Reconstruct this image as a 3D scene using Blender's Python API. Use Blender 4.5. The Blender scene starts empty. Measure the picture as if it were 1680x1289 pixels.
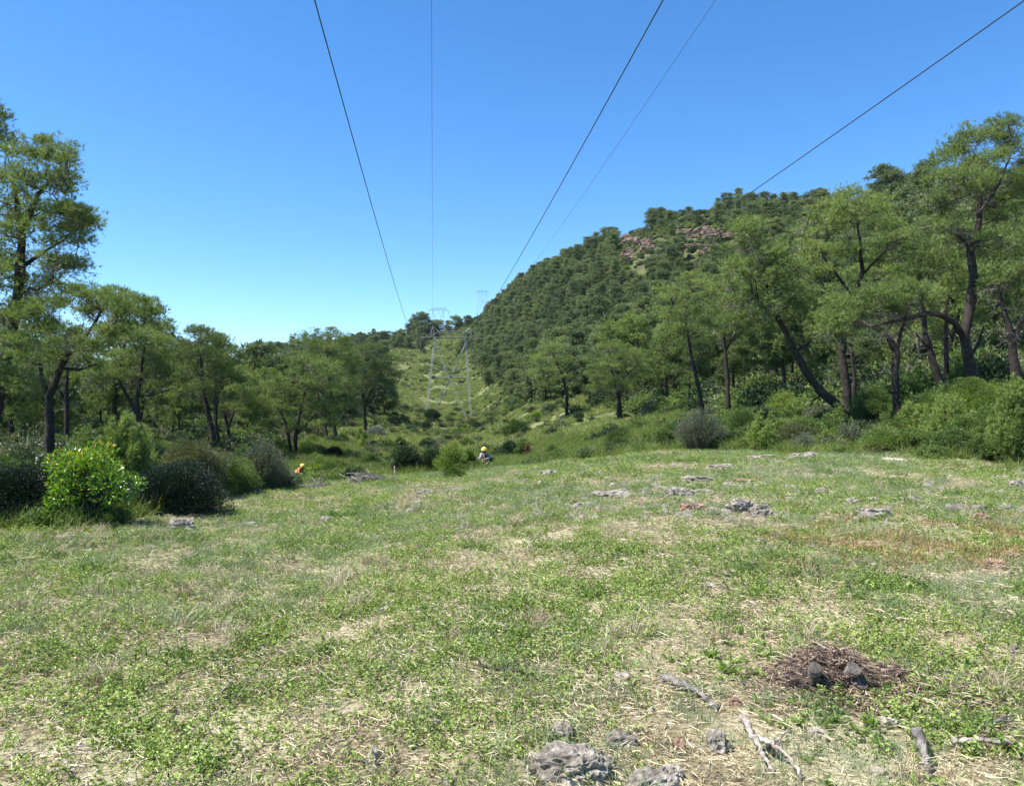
import bpy, math, random
import numpy as np
from mathutils import Vector

# ------------------------------------------------------------------ camera, sky, sun, exposure
SC = bpy.context.scene
COL = SC.collection
CAMZ, FPX, CX, HR = 1.6, 1250.0, 840.0, 665.0      # eye height, focal length in photo pixels, centre column, horizon row
cam = bpy.data.cameras.new('camera'); camo = bpy.data.objects.new('camera', cam); COL.objects.link(camo)
camo.location = (0, 0, CAMZ); camo.rotation_euler = (math.radians(90), 0, 0)
cam.sensor_width = 36; cam.lens = FPX/1680*36; cam.shift_y = (HR-644.5)/1680
cam.clip_start = 0.1; cam.clip_end = 12000
SC.camera = camo
SUN_EL, SUN_AZ = math.radians(59), math.radians(-104)   # azimuth measured from the view direction, negative is to the left
world = bpy.data.worlds.new('World'); SC.world = world; world.use_nodes = True
wn = world.node_tree; wn.nodes.clear()
sky = wn.nodes.new('ShaderNodeTexSky'); sky.sky_type = 'NISHITA'; sky.sun_disc = False
sky.sun_elevation = SUN_EL; sky.sun_rotation = SUN_AZ
sky.air_density = 1.0; sky.dust_density = 0.0; sky.ozone_density = 4.0; sky.altitude = 1500
bg = wn.nodes.new('ShaderNodeBackground'); bg.inputs['Strength'].default_value = 0.099
hs = wn.nodes.new('ShaderNodeHueSaturation'); hs.inputs['Saturation'].default_value = 1.25
wo = wn.nodes.new('ShaderNodeOutputWorld')
wn.links.new(sky.outputs[0], hs.inputs['Color']); wn.links.new(hs.outputs[0], bg.inputs['Color']); wn.links.new(bg.outputs[0], wo.inputs['Surface'])
sl = bpy.data.lights.new('sun', 'SUN'); sl.energy = 4.2; sl.angle = math.radians(0.5); sl.color = (1.0, 0.95, 0.87)
so = bpy.data.objects.new('sun', sl); COL.objects.link(so)
sdir = Vector((math.cos(SUN_EL)*math.sin(SUN_AZ), math.cos(SUN_EL)*math.cos(SUN_AZ), math.sin(SUN_EL)))
so.rotation_euler = sdir.to_track_quat('Z', 'Y').to_euler()
SC.view_settings.view_transform = 'Standard'; SC.view_settings.look = 'None'
SC.view_settings.exposure = 1.35; SC.view_settings.gamma = 1.0
SC.cycles.max_bounces = 6; SC.cycles.diffuse_bounces = 3; SC.cycles.transmission_bounces = 3; SC.cycles.glossy_bounces = 1
SC.cycles.transparent_max_bounces = 4; SC.cycles.volume_bounces = 0

# ------------------------------------------------------------------ numeric helpers
RNG = np.random.default_rng(7)
_T = np.random.default_rng(3).random((256, 256))
def sstep(a, b, x):
    t = np.clip((np.asarray(x, float)-a)/(b-a), 0, 1); return t*t*(3-2*t)
def vnoise(x, y):
    x = np.asarray(x, float); y = np.asarray(y, float)
    xi = np.floor(x).astype(int); yi = np.floor(y).astype(int); fx = x-xi; fy = y-yi
    fx = fx*fx*(3-2*fx); fy = fy*fy*(3-2*fy)
    g = lambda a, b: _T[a & 255, b & 255]
    return (g(xi, yi)*(1-fx)+g(xi+1, yi)*fx)*(1-fy)+(g(xi, yi+1)*(1-fx)+g(xi+1, yi+1)*fx)*fy
def fbm(x, y, o=4):
    s = 0; a = .5; n = 0
    for k in range(o):
        s = s+a*vnoise(x*2**k+17.3*k, y*2**k+9.1*k); n += a; a *= .5
    return s/n
def nrm(v): return v/np.maximum(np.linalg.norm(v, axis=-1, keepdims=True), 1e-9)
def W(X, row, d): return np.array([(X-CX)/FPX*d, d, CAMZ+(HR-row)/FPX*d])

# ground rows by photo column and distance
PROF = {
 -400: [(12,870),(20,820),(35,765),(60,728),(120,692),(300,668),(600,655)],
 0:    [(12.3,870),(20,822),(35,770),(60,735),(120,697),(300,669),(600,657)],
 200:  [(12.8,862),(20,818),(35,770),(60,733),(120,694),(250,668),(600,650)],
 300:  [(15.7,846),(25,805),(42,765),(60,735),(120,690),(250,655),(600,625)],
 400:  [(23.7,812),(30,798),(42,780),(60,743),(120,675),(200,640),(350,603),(600,592)],
 500:  [(28,798),(34,800),(42,805),(60,745),(100,700),(200,655),(350,612),(600,572)],
 600:  [(28.5,785),(40,783),(60,762),(100,702),(222,655),(350,620),(500,590),(663,565),(800,560)],
 680:  [(29.5,779),(40,786),(60,764),(100,725),(222,684),(300,655),(450,605),(663,553),(740,548),(900,560)],
 740:  [(30.5,776),(39,788),(60,765),(100,735),(160,713),(222,699),(300,668),(450,608),(663,551),(740,543),(900,560)],
 790:  [(30.5,772),(39,789),(60,762),(100,732),(160,710),(222,698),(300,655),(450,590),(663,536),(800,520),(960,512),(1100,520)],
 840:  [(31,768),(39,782),(60,757),(100,722),(160,678),(222,650),(350,575),(500,494),(620,452),(750,490),(960,515)],
 930:  [(31.5,758),(39,765),(60,745),(100,690),(125,650),(180,602),(250,545),(350,475),(460,412),(600,440),(900,500)],
 1080: [(31,742),(39,742),(60,712),(90,668),(120,622),(180,545),(260,448),(340,360),(360,355),(500,400),(900,520)],
 1250: [(27,748),(35,722),(50,688),(80,640),(120,575),(180,482),(250,394),(310,342),(330,338),(500,390),(900,520)],
 1350: [(25.5,750),(32,718),(45,690),(60,648),(90,562),(130,482),(190,405),(260,348),(290,338),(400,400),(900,520)],
 1450: [(24.5,752),(30,718),(40,684),(60,622),(90,512),(130,415),(180,356),(220,326),(240,322),(400,390),(900,520)],
 1680: [(21,782),(26,722),(33,655),(60,548),(100,432),(150,352),(220,312),(300,325),(500,400),(900,520)],
 2300: [(19,790),(26,722),(33,655),(60,560),(100,462),(150,382),(220,322),(300,325),(500,400),(900,520)],
}
PX = np.array(sorted(PROF)); PT = (PX-CX)/FPX
DG = np.concatenate([np.linspace(0, 60, 121), np.geomspace(61, 6000, 400)])
ZG = np.zeros((len(PX), len(DG)))
for i, X in enumerate(PX):
    p = PROF[X]; ds = [0, 2.5]+[a for a, b in p]+[2500, 6000]
    zs = [0, 0]+[CAMZ+(HR-b)/FPX*a for a, b in p]; zs += [min(zs[-1], 30)*.4, 0]
    ZG[i] = np.interp(DG, ds, zs)
def _base(t, d):
    t = np.clip(t, PT[0], PT[-1])
    i = np.clip(np.searchsorted(PT, t)-1, 0, len(PT)-2); u = (t-PT[i])/(PT[i+1]-PT[i])
    dd = np.interp(d, DG, np.arange(len(DG))); j = np.clip(dd.astype(int), 0, len(DG)-2); v = dd-j
    z0 = ZG[i, j]*(1-v)+ZG[i, j+1]*v; z1 = ZG[i+1, j]*(1-v)+ZG[i+1, j+1]*v
    return z0*(1-u)+z1*u
def H0(x, y):
    x = np.asarray(x, float); y = np.asarray(y, float)
    r = np.hypot(x, y); ang = np.arctan2(x, y); w = 1-sstep(math.radians(65), math.radians(120), abs(ang))
    a = np.clip(ang, -1.0, 1.0); t = np.tan(a); d = r*np.cos(a)
    z = 0; n = 0
    for dt in (-.03, 0, .03):
        for f in (.93, 1, 1.07):
            z = z+_base(t+dt, d*f); n += 1
    z = z/n
    return z*w
def H(x, y):
    x = np.asarray(x, float); y = np.asarray(y, float); r = np.hypot(x, y)
    z = H0(x, y)
    z = z+(fbm(x*.9, y*.9, 3)-.5)*.16*sstep(2, 9, r)+(fbm(x*.22+5, y*.22, 2)-.5)*.35*sstep(8, 20, r)*(1-.6*sstep(10, 14, r)*(1-sstep(32, 36, r)))
    z = z+(fbm(x*3.1, y*3.1, 3)-.5)*.05*(1-sstep(30, 60, r))
    z = z+(fbm(x*.05, y*.05, 4)-.5)*(2+8*sstep(12, 30, abs(x-corr_x(y))))*sstep(90, 260, r)
    ph = (y+9*fbm(x*.05+2, y*.02, 2)+.25*x)/13.0; z = z+(ph-np.floor(ph)-sstep(.0, .22, ph-np.floor(ph)))*1.1*sstep(70, 130, r)*(1-sstep(14, 26, abs(x-corr_x(y))))
    return z
EX = np.array([-900, -100, 0, 100, 200, 260, 330, 400, 500, 600, 740, 930, 1080, 1250, 1450, 1680, 2300])
ED = np.array([11, 12, 12.3, 12.6, 13.3, 14.8, 17, 24, 28, 29, 30.5, 31.5, 31, 27, 24.5, 21, 17])
def edge_d(x, y): return np.interp(CX+FPX*x/np.maximum(y, .5), EX, ED)
def meadow(x, y):
    e = edge_d(x, y)*(1+(fbm(x*.5, y*.5, 2)-.5)*.12); return 1-sstep(-.6, .5, y-e)
def corr_x(y): return 3.8-.106*(y-19)
def coff(x, y):
    o = x-corr_x(y); return np.where(o < 0, -o/(1+np.clip(y-180, 0, 500)*.0045), o)
def ground_pt(X, row, d0=2.5, d1=35):
    ds = np.linspace(d0, d1, 1500); x = (X-CX)/FPX*ds; rows = HR-(H(x, ds)-CAMZ)/ds*FPX
    k = np.where(rows <= row)[0]; k = k[0] if len(k) else np.argmin(abs(rows-row))
    return np.array([x[k], ds[k], float(H(x[k], ds[k]))])
def on_ground(X, d):
    x = (X-CX)/FPX*d; return np.array([x, d, float(H(x, d))])

# ------------------------------------------------------------------ mesh helpers
class G:
    """collects triangles and quads with one random value per face"""
    def __init__(s): s.v = []; s.f3 = []; s.f4 = []; s.a3 = []; s.a4 = []; s.m3 = []; s.m4 = []; s.n = 0
    def add(s, v, f3=None, f4=None, a=None, m=0):
        v = np.asarray(v, float).reshape(-1, 3)
        for f, L, A, M in ((f3, s.f3, s.a3, s.m3), (f4, s.f4, s.a4, s.m4)):
            if f is not None and len(f):
                f = np.asarray(f, int); L.append(f+s.n)
                A.append(np.broadcast_to(np.asarray(.5 if a is None else a, float), (len(f),)).copy()); M.append(np.full(len(f), m, int))
        s.v.append(v); s.n += len(v)
    def mesh(s, name, mats, smooth=False):
        me = bpy.data.meshes.new(name)
        V = np.concatenate(s.v) if s.v else np.zeros((0, 3))
        f3 = np.concatenate(s.f3) if s.f3 else np.zeros((0, 3), int); f4 = np.concatenate(s.f4) if s.f4 else np.zeros((0, 4), int)
        A = np.concatenate(s.a3+s.a4) if (s.a3 or s.a4) else np.zeros(0); M = np.concatenate(s.m3+s.m4) if (s.m3 or s.m4) else np.zeros(0, int)
        me.vertices.add(len(V)); me.vertices.foreach_set('co', V.astype(np.float32).ravel())
        nl = len(f3)*3+len(f4)*4; me.loops.add(nl); me.polygons.add(len(f3)+len(f4))
        me.loops.foreach_set('vertex_index', np.concatenate([f3.ravel(), f4.ravel()]).astype(np.int32))
        st = np.concatenate([np.arange(len(f3))*3, len(f3)*3+np.arange(len(f4))*4]).astype(np.int32)
        me.polygons.foreach_set('loop_start', st)
        me.polygons.foreach_set('material_index', M.astype(np.int32))
        me.polygons.foreach_set('use_smooth', np.full(len(st), smooth))
        me.update(calc_edges=True)
        at = me.attributes.new('v', 'FLOAT', 'FACE'); at.data.foreach_set('value', A.astype(np.float32))
        for m in (mats if isinstance(mats, (list, tuple)) else [mats]): me.materials.append(m)
        return me
def tag(o, label=None, cat=None, group=None, kind=None):
    if label: o['label'] = label
    if cat: o['category'] = cat
    if group: o['group'] = group
    if kind: o['kind'] = kind
    return o
def obj(name, me, parent=None, loc=(0, 0, 0)):
    o = bpy.data.objects.new(name, me); COL.objects.link(o); o.location = loc
    if parent: o.parent = parent
    return o
def empty(name, loc, rz=0):
    o = bpy.data.objects.new(name, None); COL.objects.link(o); o.location = loc; o.rotation_euler = (0, 0, rz); o.empty_display_size = .3; return o
def copy_tree(root, loc, rz=0, sc=(1, 1, 1)):
    r = root.copy(); COL.objects.link(r); r.location = loc; r.rotation_euler = (0, 0, rz); r.scale = sc
    for ch in list(root.children):
        c = ch.copy(); COL.objects.link(c); c.parent = r
        for g in list(ch.children):
            k = g.copy(); COL.objects.link(k); k.parent = c
    return r
def tube(g, P, R, k=6, a=.5, m=0, cap=True):
    P = np.asarray(P, float); n = len(P); R = np.broadcast_to(np.asarray(R, float), (n,))
    T = np.gradient(P, axis=0); T = nrm(T); up = np.array([.13, .21, 1.0]) if abs(T[:, 2]).mean() < .9 else np.array([1.0, .1, 0])
    A = nrm(np.cross(T, up)); B = np.cross(T, A)
    th = np.linspace(0, 2*np.pi, k, endpoint=False)
    V = P[:, None]+R[:, None, None]*(np.cos(th)[None, :, None]*A[:, None]+np.sin(th)[None, :, None]*B[:, None])
    i = np.arange(n-1)[:, None]*k; j = np.arange(k)[None]; j2 = (j+1) % k
    F = np.stack([i+j, i+j2, i+k+j2, i+k+j], -1).reshape(-1, 4)
    V = V.reshape(-1, 3); f3 = []
    if cap:
        V = np.vstack([V, P[:1], P[-1:]]); c0 = n*k
        f3 = [(c0, (q+1) % k, q) for q in range(k)]+[(c0+1, (n-1)*k+q, (n-1)*k+(q+1) % k) for q in range(k)]
    g.add(V, f3=f3, f4=F, a=a, m=m)
def bar(g, a, b, w, m=0):
    a = np.asarray(a, float); b = np.asarray(b, float); tube(g, [a, b], w*.7, 4, m=m)
def needles(g, C, D, n, L, w, spread, rng, a=None, m=0, off=.3, face=None):
    """n thin triangles round each centre C, along direction D"""
    N = len(C)*n; c = np.repeat(C, n, 0); d = np.repeat(D, n, 0)
    d = nrm(d+spread*rng.normal(size=(N, 3))); l = L*rng.uniform(.6, 1.2, N)[:, None]
    s = nrm(np.cross(d, rng.normal(size=(N, 3)) if face is None else np.repeat(face, n, 0)+.45*rng.normal(size=(N, 3))))*w*.5
    b = c+d*l*rng.uniform(0, off, N)[:, None]
    V = np.stack([b-s, b+s, b+d*l], 1).reshape(-1, 3); F = np.arange(N*3).reshape(-1, 3)
    av = np.repeat(a if a is not None else rng.random(len(C)), n)+rng.normal(size=N)*.06
    g.add(V, f3=F, a=np.clip(av, 0, 1), m=m)
def leaves(g, C, D, L, w, rng, a=None, m=0, fold=.25):
    """one folded rhombic leaf at each C pointing along D"""
    N = len(C); D = nrm(D); l = (L*rng.uniform(.65, 1.25, N))[:, None]; ww = (w*rng.uniform(.7, 1.2, N))[:, None]
    s = nrm(np.cross(D, nrm(rng.normal(size=(N, 3))*.6+[0, 0, 1]))); up = np.cross(s, D)
    mid = C+D*l*.45
    V = np.stack([C, mid-s*ww*.5+up*ww*fold, C+D*l, mid+s*ww*.5+up*ww*fold], 1).reshape(-1, 3)
    F = np.arange(N*4).reshape(-1, 4); f3 = np.concatenate([F[:, [0, 2, 1]], F[:, [0, 3, 2]]])
    av = a if a is not None else rng.random(N); g.add(V, f3=f3, a=np.concatenate([av, av]), m=m)

# ------------------------------------------------------------------ materials
def newmat(name):
    m = bpy.data.materials.new(name); m.use_nodes = True; nt = m.node_tree
    return m, nt, nt.nodes['Principled BSDF'], nt.nodes['Material Output']
def node(nt, t, **kw):
    n = nt.nodes.new(t)
    for k, v in kw.items():
        if k in n.inputs: n.inputs[k].default_value = v
        else: setattr(n, k, v)
    return n
def ramp(nt, stops, fac=None):
    r = nt.nodes.new('ShaderNodeValToRGB'); e = r.color_ramp.elements
    while len(e) < len(stops): e.new(.5)
    for i, (p, c) in enumerate(stops): e[i].position = p; e[i].color = (*c, 1)
    if fac is not None: nt.links.new(fac, r.inputs[0])
    return r
def noise_node(nt, scale, detail=3, coord='Object', rough=.55):
    tc = nt.nodes.new('ShaderNodeTexCoord'); n = node(nt, 'ShaderNodeTexNoise'); n.inputs['Scale'].default_value = scale
    n.inputs['Detail'].default_value = detail; n.inputs['Roughness'].default_value = rough
    nt.links.new(tc.outputs[coord], n.inputs['Vector']); return n
def mth(nt, op, a, b):
    n = nt.nodes.new('ShaderNodeMath'); n.operation = op
    for k, x in enumerate((a, b)):
        if isinstance(x, (int, float)): n.inputs[k].default_value = x
        else: nt.links.new(x, n.inputs[k])
    return n.outputs[0]
def leafmat(name, cols, rough=.55, trans=.3, nscale=.8, nmix=.45, omix=.35, spec=.3, tcol=(1.25, 1.3, .5)):
    """cols: dark to light leaf colours; face value, slow noise and per-object value pick between them"""
    m, nt, p, out = newmat(name)
    at = nt.nodes.new('ShaderNodeAttribute'); at.attribute_name = 'v'
    no = noise_node(nt, nscale, 2); oi = nt.nodes.new('ShaderNodeObjectInfo')
    f = mth(nt, 'ADD', mth(nt, 'MULTIPLY', at.outputs['Fac'], 1-nmix-omix), mth(nt, 'MULTIPLY', mth(nt, 'ADD', mth(nt, 'MULTIPLY', mth(nt, 'SUBTRACT', no.outputs[0], .5), 2.2), .5), nmix))
    f = mth(nt, 'ADD', f, mth(nt, 'MULTIPLY', oi.outputs['Random'], omix))
    r = ramp(nt, [(i/(len(cols)-1)*.8+.1, c) for i, c in enumerate(cols)], f)
    nt.links.new(r.outputs[0], p.inputs['Base Color']); p.inputs['Roughness'].default_value = rough; p.inputs['Specular IOR Level'].default_value = spec
    if trans:
        tr = nt.nodes.new('ShaderNodeBsdfTranslucent'); mu = nt.nodes.new('ShaderNodeMix'); mu.data_type = 'RGBA'; mu.blend_type = 'MULTIPLY'
        mu.inputs[0].default_value = 1; nt.links.new(r.outputs[0], mu.inputs[6]); mu.inputs[7].default_value = (*tcol, 1); mu.clamp_result = False
        nt.links.new(mu.outputs[2], tr.inputs[0]); mx = nt.nodes.new('ShaderNodeMixShader'); mx.inputs[0].default_value = trans
        nt.links.new(p.outputs[0], mx.inputs[1]); nt.links.new(tr.outputs[0], mx.inputs[2]); nt.links.new(mx.outputs[0], out.inputs[0])
    return m
def barkmat(name, a, b, scale=6):
    m, nt, p, out = newmat(name); n = noise_node(nt, scale, 5); r = ramp(nt, [(.35, a), (.65, b)], n.outputs[0])
    nt.links.new(r.outputs[0], p.inputs['Base Color']); p.inputs['Roughness'].default_value = .9
    bu = nt.nodes.new('ShaderNodeBump'); bu.inputs['Strength'].default_value = .6; bu.inputs['Distance'].default_value = .03
    nt.links.new(n.outputs[0], bu.inputs['Height']); nt.links.new(bu.outputs[0], p.inputs['Normal']); return m
def plain(name, c, rough=.6, metal=0, var=.15, scale=8):
    m, nt, p, out = newmat(name); n = noise_node(nt, scale, 4); c = np.array(c)
    r = ramp(nt, [(.3, tuple(c*(1-var))), (.7, tuple(np.minimum(c*(1+var), 1)))], n.outputs[0])
    nt.links.new(r.outputs[0], p.inputs['Base Color']); p.inputs['Roughness'].default_value = rough; p.inputs['Metallic'].default_value = metal
    return m
M = {}
M['pine'] = leafmat('pine_needles', [(.048, .074, .03), (.108, .155, .05), (.19, .25, .075), (.28, .33, .11)], trans=.33, nscale=.35)
M['pine_far'] = leafmat('pine_needles_far', [(.065, .095, .043), (.13, .17, .07), (.215, .26, .10)], trans=.25, nscale=.3, omix=.55, nmix=.25)
M['bark'] = barkmat('pine_bark', (.012, .009, .007), (.042, .031, .024))
M['twig'] = barkmat('twig_bark', (.012, .014, .011), (.035, .035, .028))
M['bark_grey'] = barkmat('grey_bark', (.06, .052, .045), (.24, .22, .20), 22)
M['bright'] = leafmat('glossy_leaf', [(.03, .08, .012), (.10, .22, .02), (.19, .34, .03), (.42, .48, .06), (.60, .34, .09)], rough=.3, trans=.3, nscale=3, nmix=.15, omix=0, spec=.6)
M['darkleaf'] = leafmat('dark_leaf', [(.008, .016, .010), (.018, .034, .02), (.05, .08, .055)], rough=.5, trans=.1, nscale=2, omix=.1)
M['green'] = leafmat('green_leaf', [(.04, .07, .025), (.11, .17, .045), (.23, .31, .08)], trans=.3)
M['juniper'] = leafmat('juniper_leaf', [(.06, .10, .03), (.16, .22, .055), (.30, .37, .10)], trans=.25)
M['grey'] = leafmat('grey_leaf', [(.06, .075, .045), (.13, .15, .085), (.24, .26, .16)], trans=.15)
M['olive'] = leafmat('olive_leaf', [(.07, .075, .03), (.13, .14, .06), (.22, .22, .11)], trans=.2)
M['silver'] = leafmat('silver_leaf', [(.16, .17, .14), (.26, .27, .22), (.36, .36, .31)], trans=.1)
M['red'] = leafmat('red_leaf', [(.16, .05, .03), (.28, .10, .06)], trans=.2)
M['straw'] = leafmat('straw', [(.14, .10, .06), (.36, .29, .17), (.54, .47, .31), (.72, .66, .50)], rough=.7, trans=.15, nscale=3, nmix=.2, omix=.3, tcol=(1, 1, .8))
M['clover'] = leafmat('meadow_leaf', [(.075, .12, .03), (.175, .25, .05), (.32, .41, .11), (.50, .55, .24)], rough=.45, trans=.3, nscale=3, nmix=.2, omix=.35)
M['finegrass'] = leafmat('fine_grass', [(.11, .16, .08), (.22, .28, .15), (.40, .42, .26)], trans=.25, nscale=3, nmix=.2)
M['tallgrass'] = leafmat('tall_grass', [(.06, .09, .02), (.12, .17, .035), (.20, .25, .06), (.32, .31, .15)], trans=.3, nscale=.4, nmix=.3, omix=.45)
M['dkgreen'] = leafmat('dark_green_leaf', [(.012, .026, .012), (.03, .058, .02), (.08, .125, .04)], trans=.2)
M['lime'+'leaf'] = leafmat('yellow_green_leaf', [(.05, .08, .02), (.15, .21, .04), (.33, .39, .09)], trans=.3)
M['slopegrass'] = leafmat('slope_grass', [(.08, .12, .03), (.17, .22, .06), (.27, .30, .11), (.38, .36, .20)], trans=.3, nscale=.05, nmix=.4, omix=.3)
M['sprig'] = leafmat('sprig_leaf', [(.035, .075, .015), (.10, .18, .03), (.24, .34, .06)], rough=.4, trans=.25, nscale=3)
M['rust'] = leafmat('rust_leaf', [(.16, .09, .04), (.30, .20, .09), (.40, .33, .17)], trans=.2, nscale=3)
M['broad'] = leafmat('weed_leaf', [(.14, .21, .05), (.30, .38, .14)], trans=.35, rough=.4)
M['litter'] = leafmat('brown_litter', [(.04, .03, .022), (.12, .08, .055), (.24, .17, .12), (.46, .38, .28)], trans=0, nscale=14, nmix=.3, omix=.1)

# ------------------------------------------------------------------ terrain
def ground_material():
    m, nt, p, out = newmat('meadow_soil_and_slope')
    at = nt.nodes.new('ShaderNodeAttribute'); at.attribute_name = 'meadow'
    af = nt.nodes.new('ShaderNodeAttribute'); af.attribute_name = 'corridor'
    n1 = noise_node(nt, .9, 6); n2 = noise_node(nt, 22, 6, rough=.7)
    a = mth(nt, 'ADD', mth(nt, 'MULTIPLY', n1.outputs[0], .45), mth(nt, 'MULTIPLY', n2.outputs[0], .55))
    soil = ramp(nt, [(.38, (.06, .05, .03)), (.46, (.20, .17, .10)), (.53, (.34, .31, .19)), (.62, (.50, .46, .31))], a)
    n3 = noise_node(nt, .07, 8, rough=.65); n4 = noise_node(nt, 1.2, 5)
    b = mth(nt, 'ADD', mth(nt, 'MULTIPLY', n3.outputs[0], .6), mth(nt, 'MULTIPLY', n4.outputs[0], .4))
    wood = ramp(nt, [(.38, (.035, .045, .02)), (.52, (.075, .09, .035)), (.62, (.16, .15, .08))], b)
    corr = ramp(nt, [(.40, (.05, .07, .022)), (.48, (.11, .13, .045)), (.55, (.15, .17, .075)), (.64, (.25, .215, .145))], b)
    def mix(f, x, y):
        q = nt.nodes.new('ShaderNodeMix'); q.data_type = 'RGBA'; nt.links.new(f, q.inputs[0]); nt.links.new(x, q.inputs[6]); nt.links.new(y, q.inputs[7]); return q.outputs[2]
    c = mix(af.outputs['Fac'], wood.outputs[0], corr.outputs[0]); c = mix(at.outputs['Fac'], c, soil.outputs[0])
    nt.links.new(c, p.inputs['Base Color']); p.inputs['Roughness'].default_value = .95; p.inputs['Specular IOR Level'].default_value = .1
    bu = nt.nodes.new('ShaderNodeBump'); bu.inputs['Strength'].default_value = .7; bu.inputs['Distance'].default_value = .05
    nt.links.new(n2.outputs[0], bu.inputs['Height']); nt.links.new(bu.outputs[0], p.inputs['Normal']); return m
def build_ground():
    ang = np.concatenate([np.linspace(-.72, .72, 420), np.linspace(.72, 2*np.pi-.72, 150)[1:-1]])
    rad = np.concatenate([np.linspace(.4, 36, 300), np.geomspace(36.5, 5000, 330)])
    A, R = np.meshgrid(ang, rad); x = R*np.sin(A); y = R*np.cos(A); z = H(x, y)
    z = z-60*sstep(3000, 5000, R)
    V = np.stack([x, y, z], -1).reshape(-1, 3); na = len(ang); nr = len(rad)
    i = np.arange(nr-1)[:, None]*na; j = np.arange(na)[None]; j2 = (j+1) % na
    F = np.stack([i+j, i+na+j, i+na+j2, i+j2], -1).reshape(-1, 4)
    g = G(); c = len(V); V = np.vstack([V, [[0, 0, 0]]]); f3 = [(c, q, (q+1) % na) for q in range(na)]
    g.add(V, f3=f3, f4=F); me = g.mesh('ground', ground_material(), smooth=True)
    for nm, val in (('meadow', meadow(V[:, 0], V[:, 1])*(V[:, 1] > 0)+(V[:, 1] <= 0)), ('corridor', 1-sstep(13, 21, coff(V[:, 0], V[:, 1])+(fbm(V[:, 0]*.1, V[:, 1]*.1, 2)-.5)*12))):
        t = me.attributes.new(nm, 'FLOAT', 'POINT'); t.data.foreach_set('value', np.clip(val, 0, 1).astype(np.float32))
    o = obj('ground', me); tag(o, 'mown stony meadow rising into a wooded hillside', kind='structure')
build_ground()
def build_far_hills():
    g = G(); n = 160; xs = np.linspace(-4200, -900, n); V = []
    top = 45+55*fbm(xs*.0012+3, xs*0, 4)
    for k, (dy, f) in enumerate(((-900, 0), (-450, .55), (0, 1), (500, .6), (1100, 0))):
        V.append(np.stack([xs, 4300+dy+0*xs, -40+(top+40+12*(fbm(xs*.004, xs*0+k, 3)-.5))*f], -1))
    V = np.concatenate(V); F = [(k*n+q, k*n+q+1, (k+1)*n+q+1, (k+1)*n+q) for k in range(4) for q in range(n-1)]
    g.add(V, f4=F); o = obj('hills', g.mesh('hills', plain('far_hill', (.06, .08, .05), .95), True)); tag(o, 'low distant hills beyond the pines at the far left', kind='structure')
build_far_hills()

# ------------------------------------------------------------------ pines
def grow(trunks, clumps, rng, zbias=.7):
    """connect every clump to the nearest wood; returns nodes, parents and trunk radii"""
    P = []; par = []; rad = []
    for tr in trunks:                       # tr: list of (pos, radius); the first trunk starts on the ground
        pts = [np.asarray(a[0], float) for a in tr]; rr = [a[1] for a in tr]
        prev = -1
        if P:
            q = np.array(P); prev = int(np.argmin(np.linalg.norm(q-pts[0], axis=1))); 
        for k in range(len(pts)-1):
            L = np.linalg.norm(pts[k+1]-pts[k]); m = max(2, int(L/.3))
            for s in range(m+(k == len(pts)-2)):
                u = s/m; p = pts[k]*(1-u)+pts[k+1]*u
                P.append(p+rng.normal(size=3)*.012*min(1, L)); par.append(prev); rad.append(rr[k]*(1-u)+rr[k+1]*u); prev = len(P)-1
    nt = len(P); P = list(P); Q = np.array(P)
    ax = Q
    dist = [np.min(np.linalg.norm(ax-c, axis=1)) for c in clumps]
    for ci in np.argsort(dist):
        c = clumps[ci]; Q = np.array(P); dv = c-Q; dd = np.linalg.norm(dv, axis=1)
        cost = dd+zbias*np.maximum(0, Q[:, 2]-c[2]+.15*dd)+.12*(np.arange(len(Q)) < nt)
        j = int(np.argmin(cost)); a = Q[j]; L = dd[j]; m = max(2, int(L/.45)); prev = j
        side = rng.normal(size=3)*.12*L; sag = np.array([0, 0, -.12*L])
        for s in range(1, m+1):
            u = s/m; P.append(a*(1-u)+c*u+(side+sag)*math.sin(math.pi*u)); par.append(prev); rad.append(0); prev = len(P)-1
    n = len(P); P = np.array(P); par = np.array(par); acc = np.zeros(n)
    R = np.array(rad)
    for i in range(n-1, nt-1, -1):
        r = max(acc[i]**(1/2.4), .012); R[i] = r
        if par[i] >= 0: acc[par[i]] += r**2.4
    for i in range(nt, n):
        lim = R[par[i]]*(.75 if par[i] < nt else 1.0); R[i] = min(R[i], lim)
    return P, par, R, nt
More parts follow.
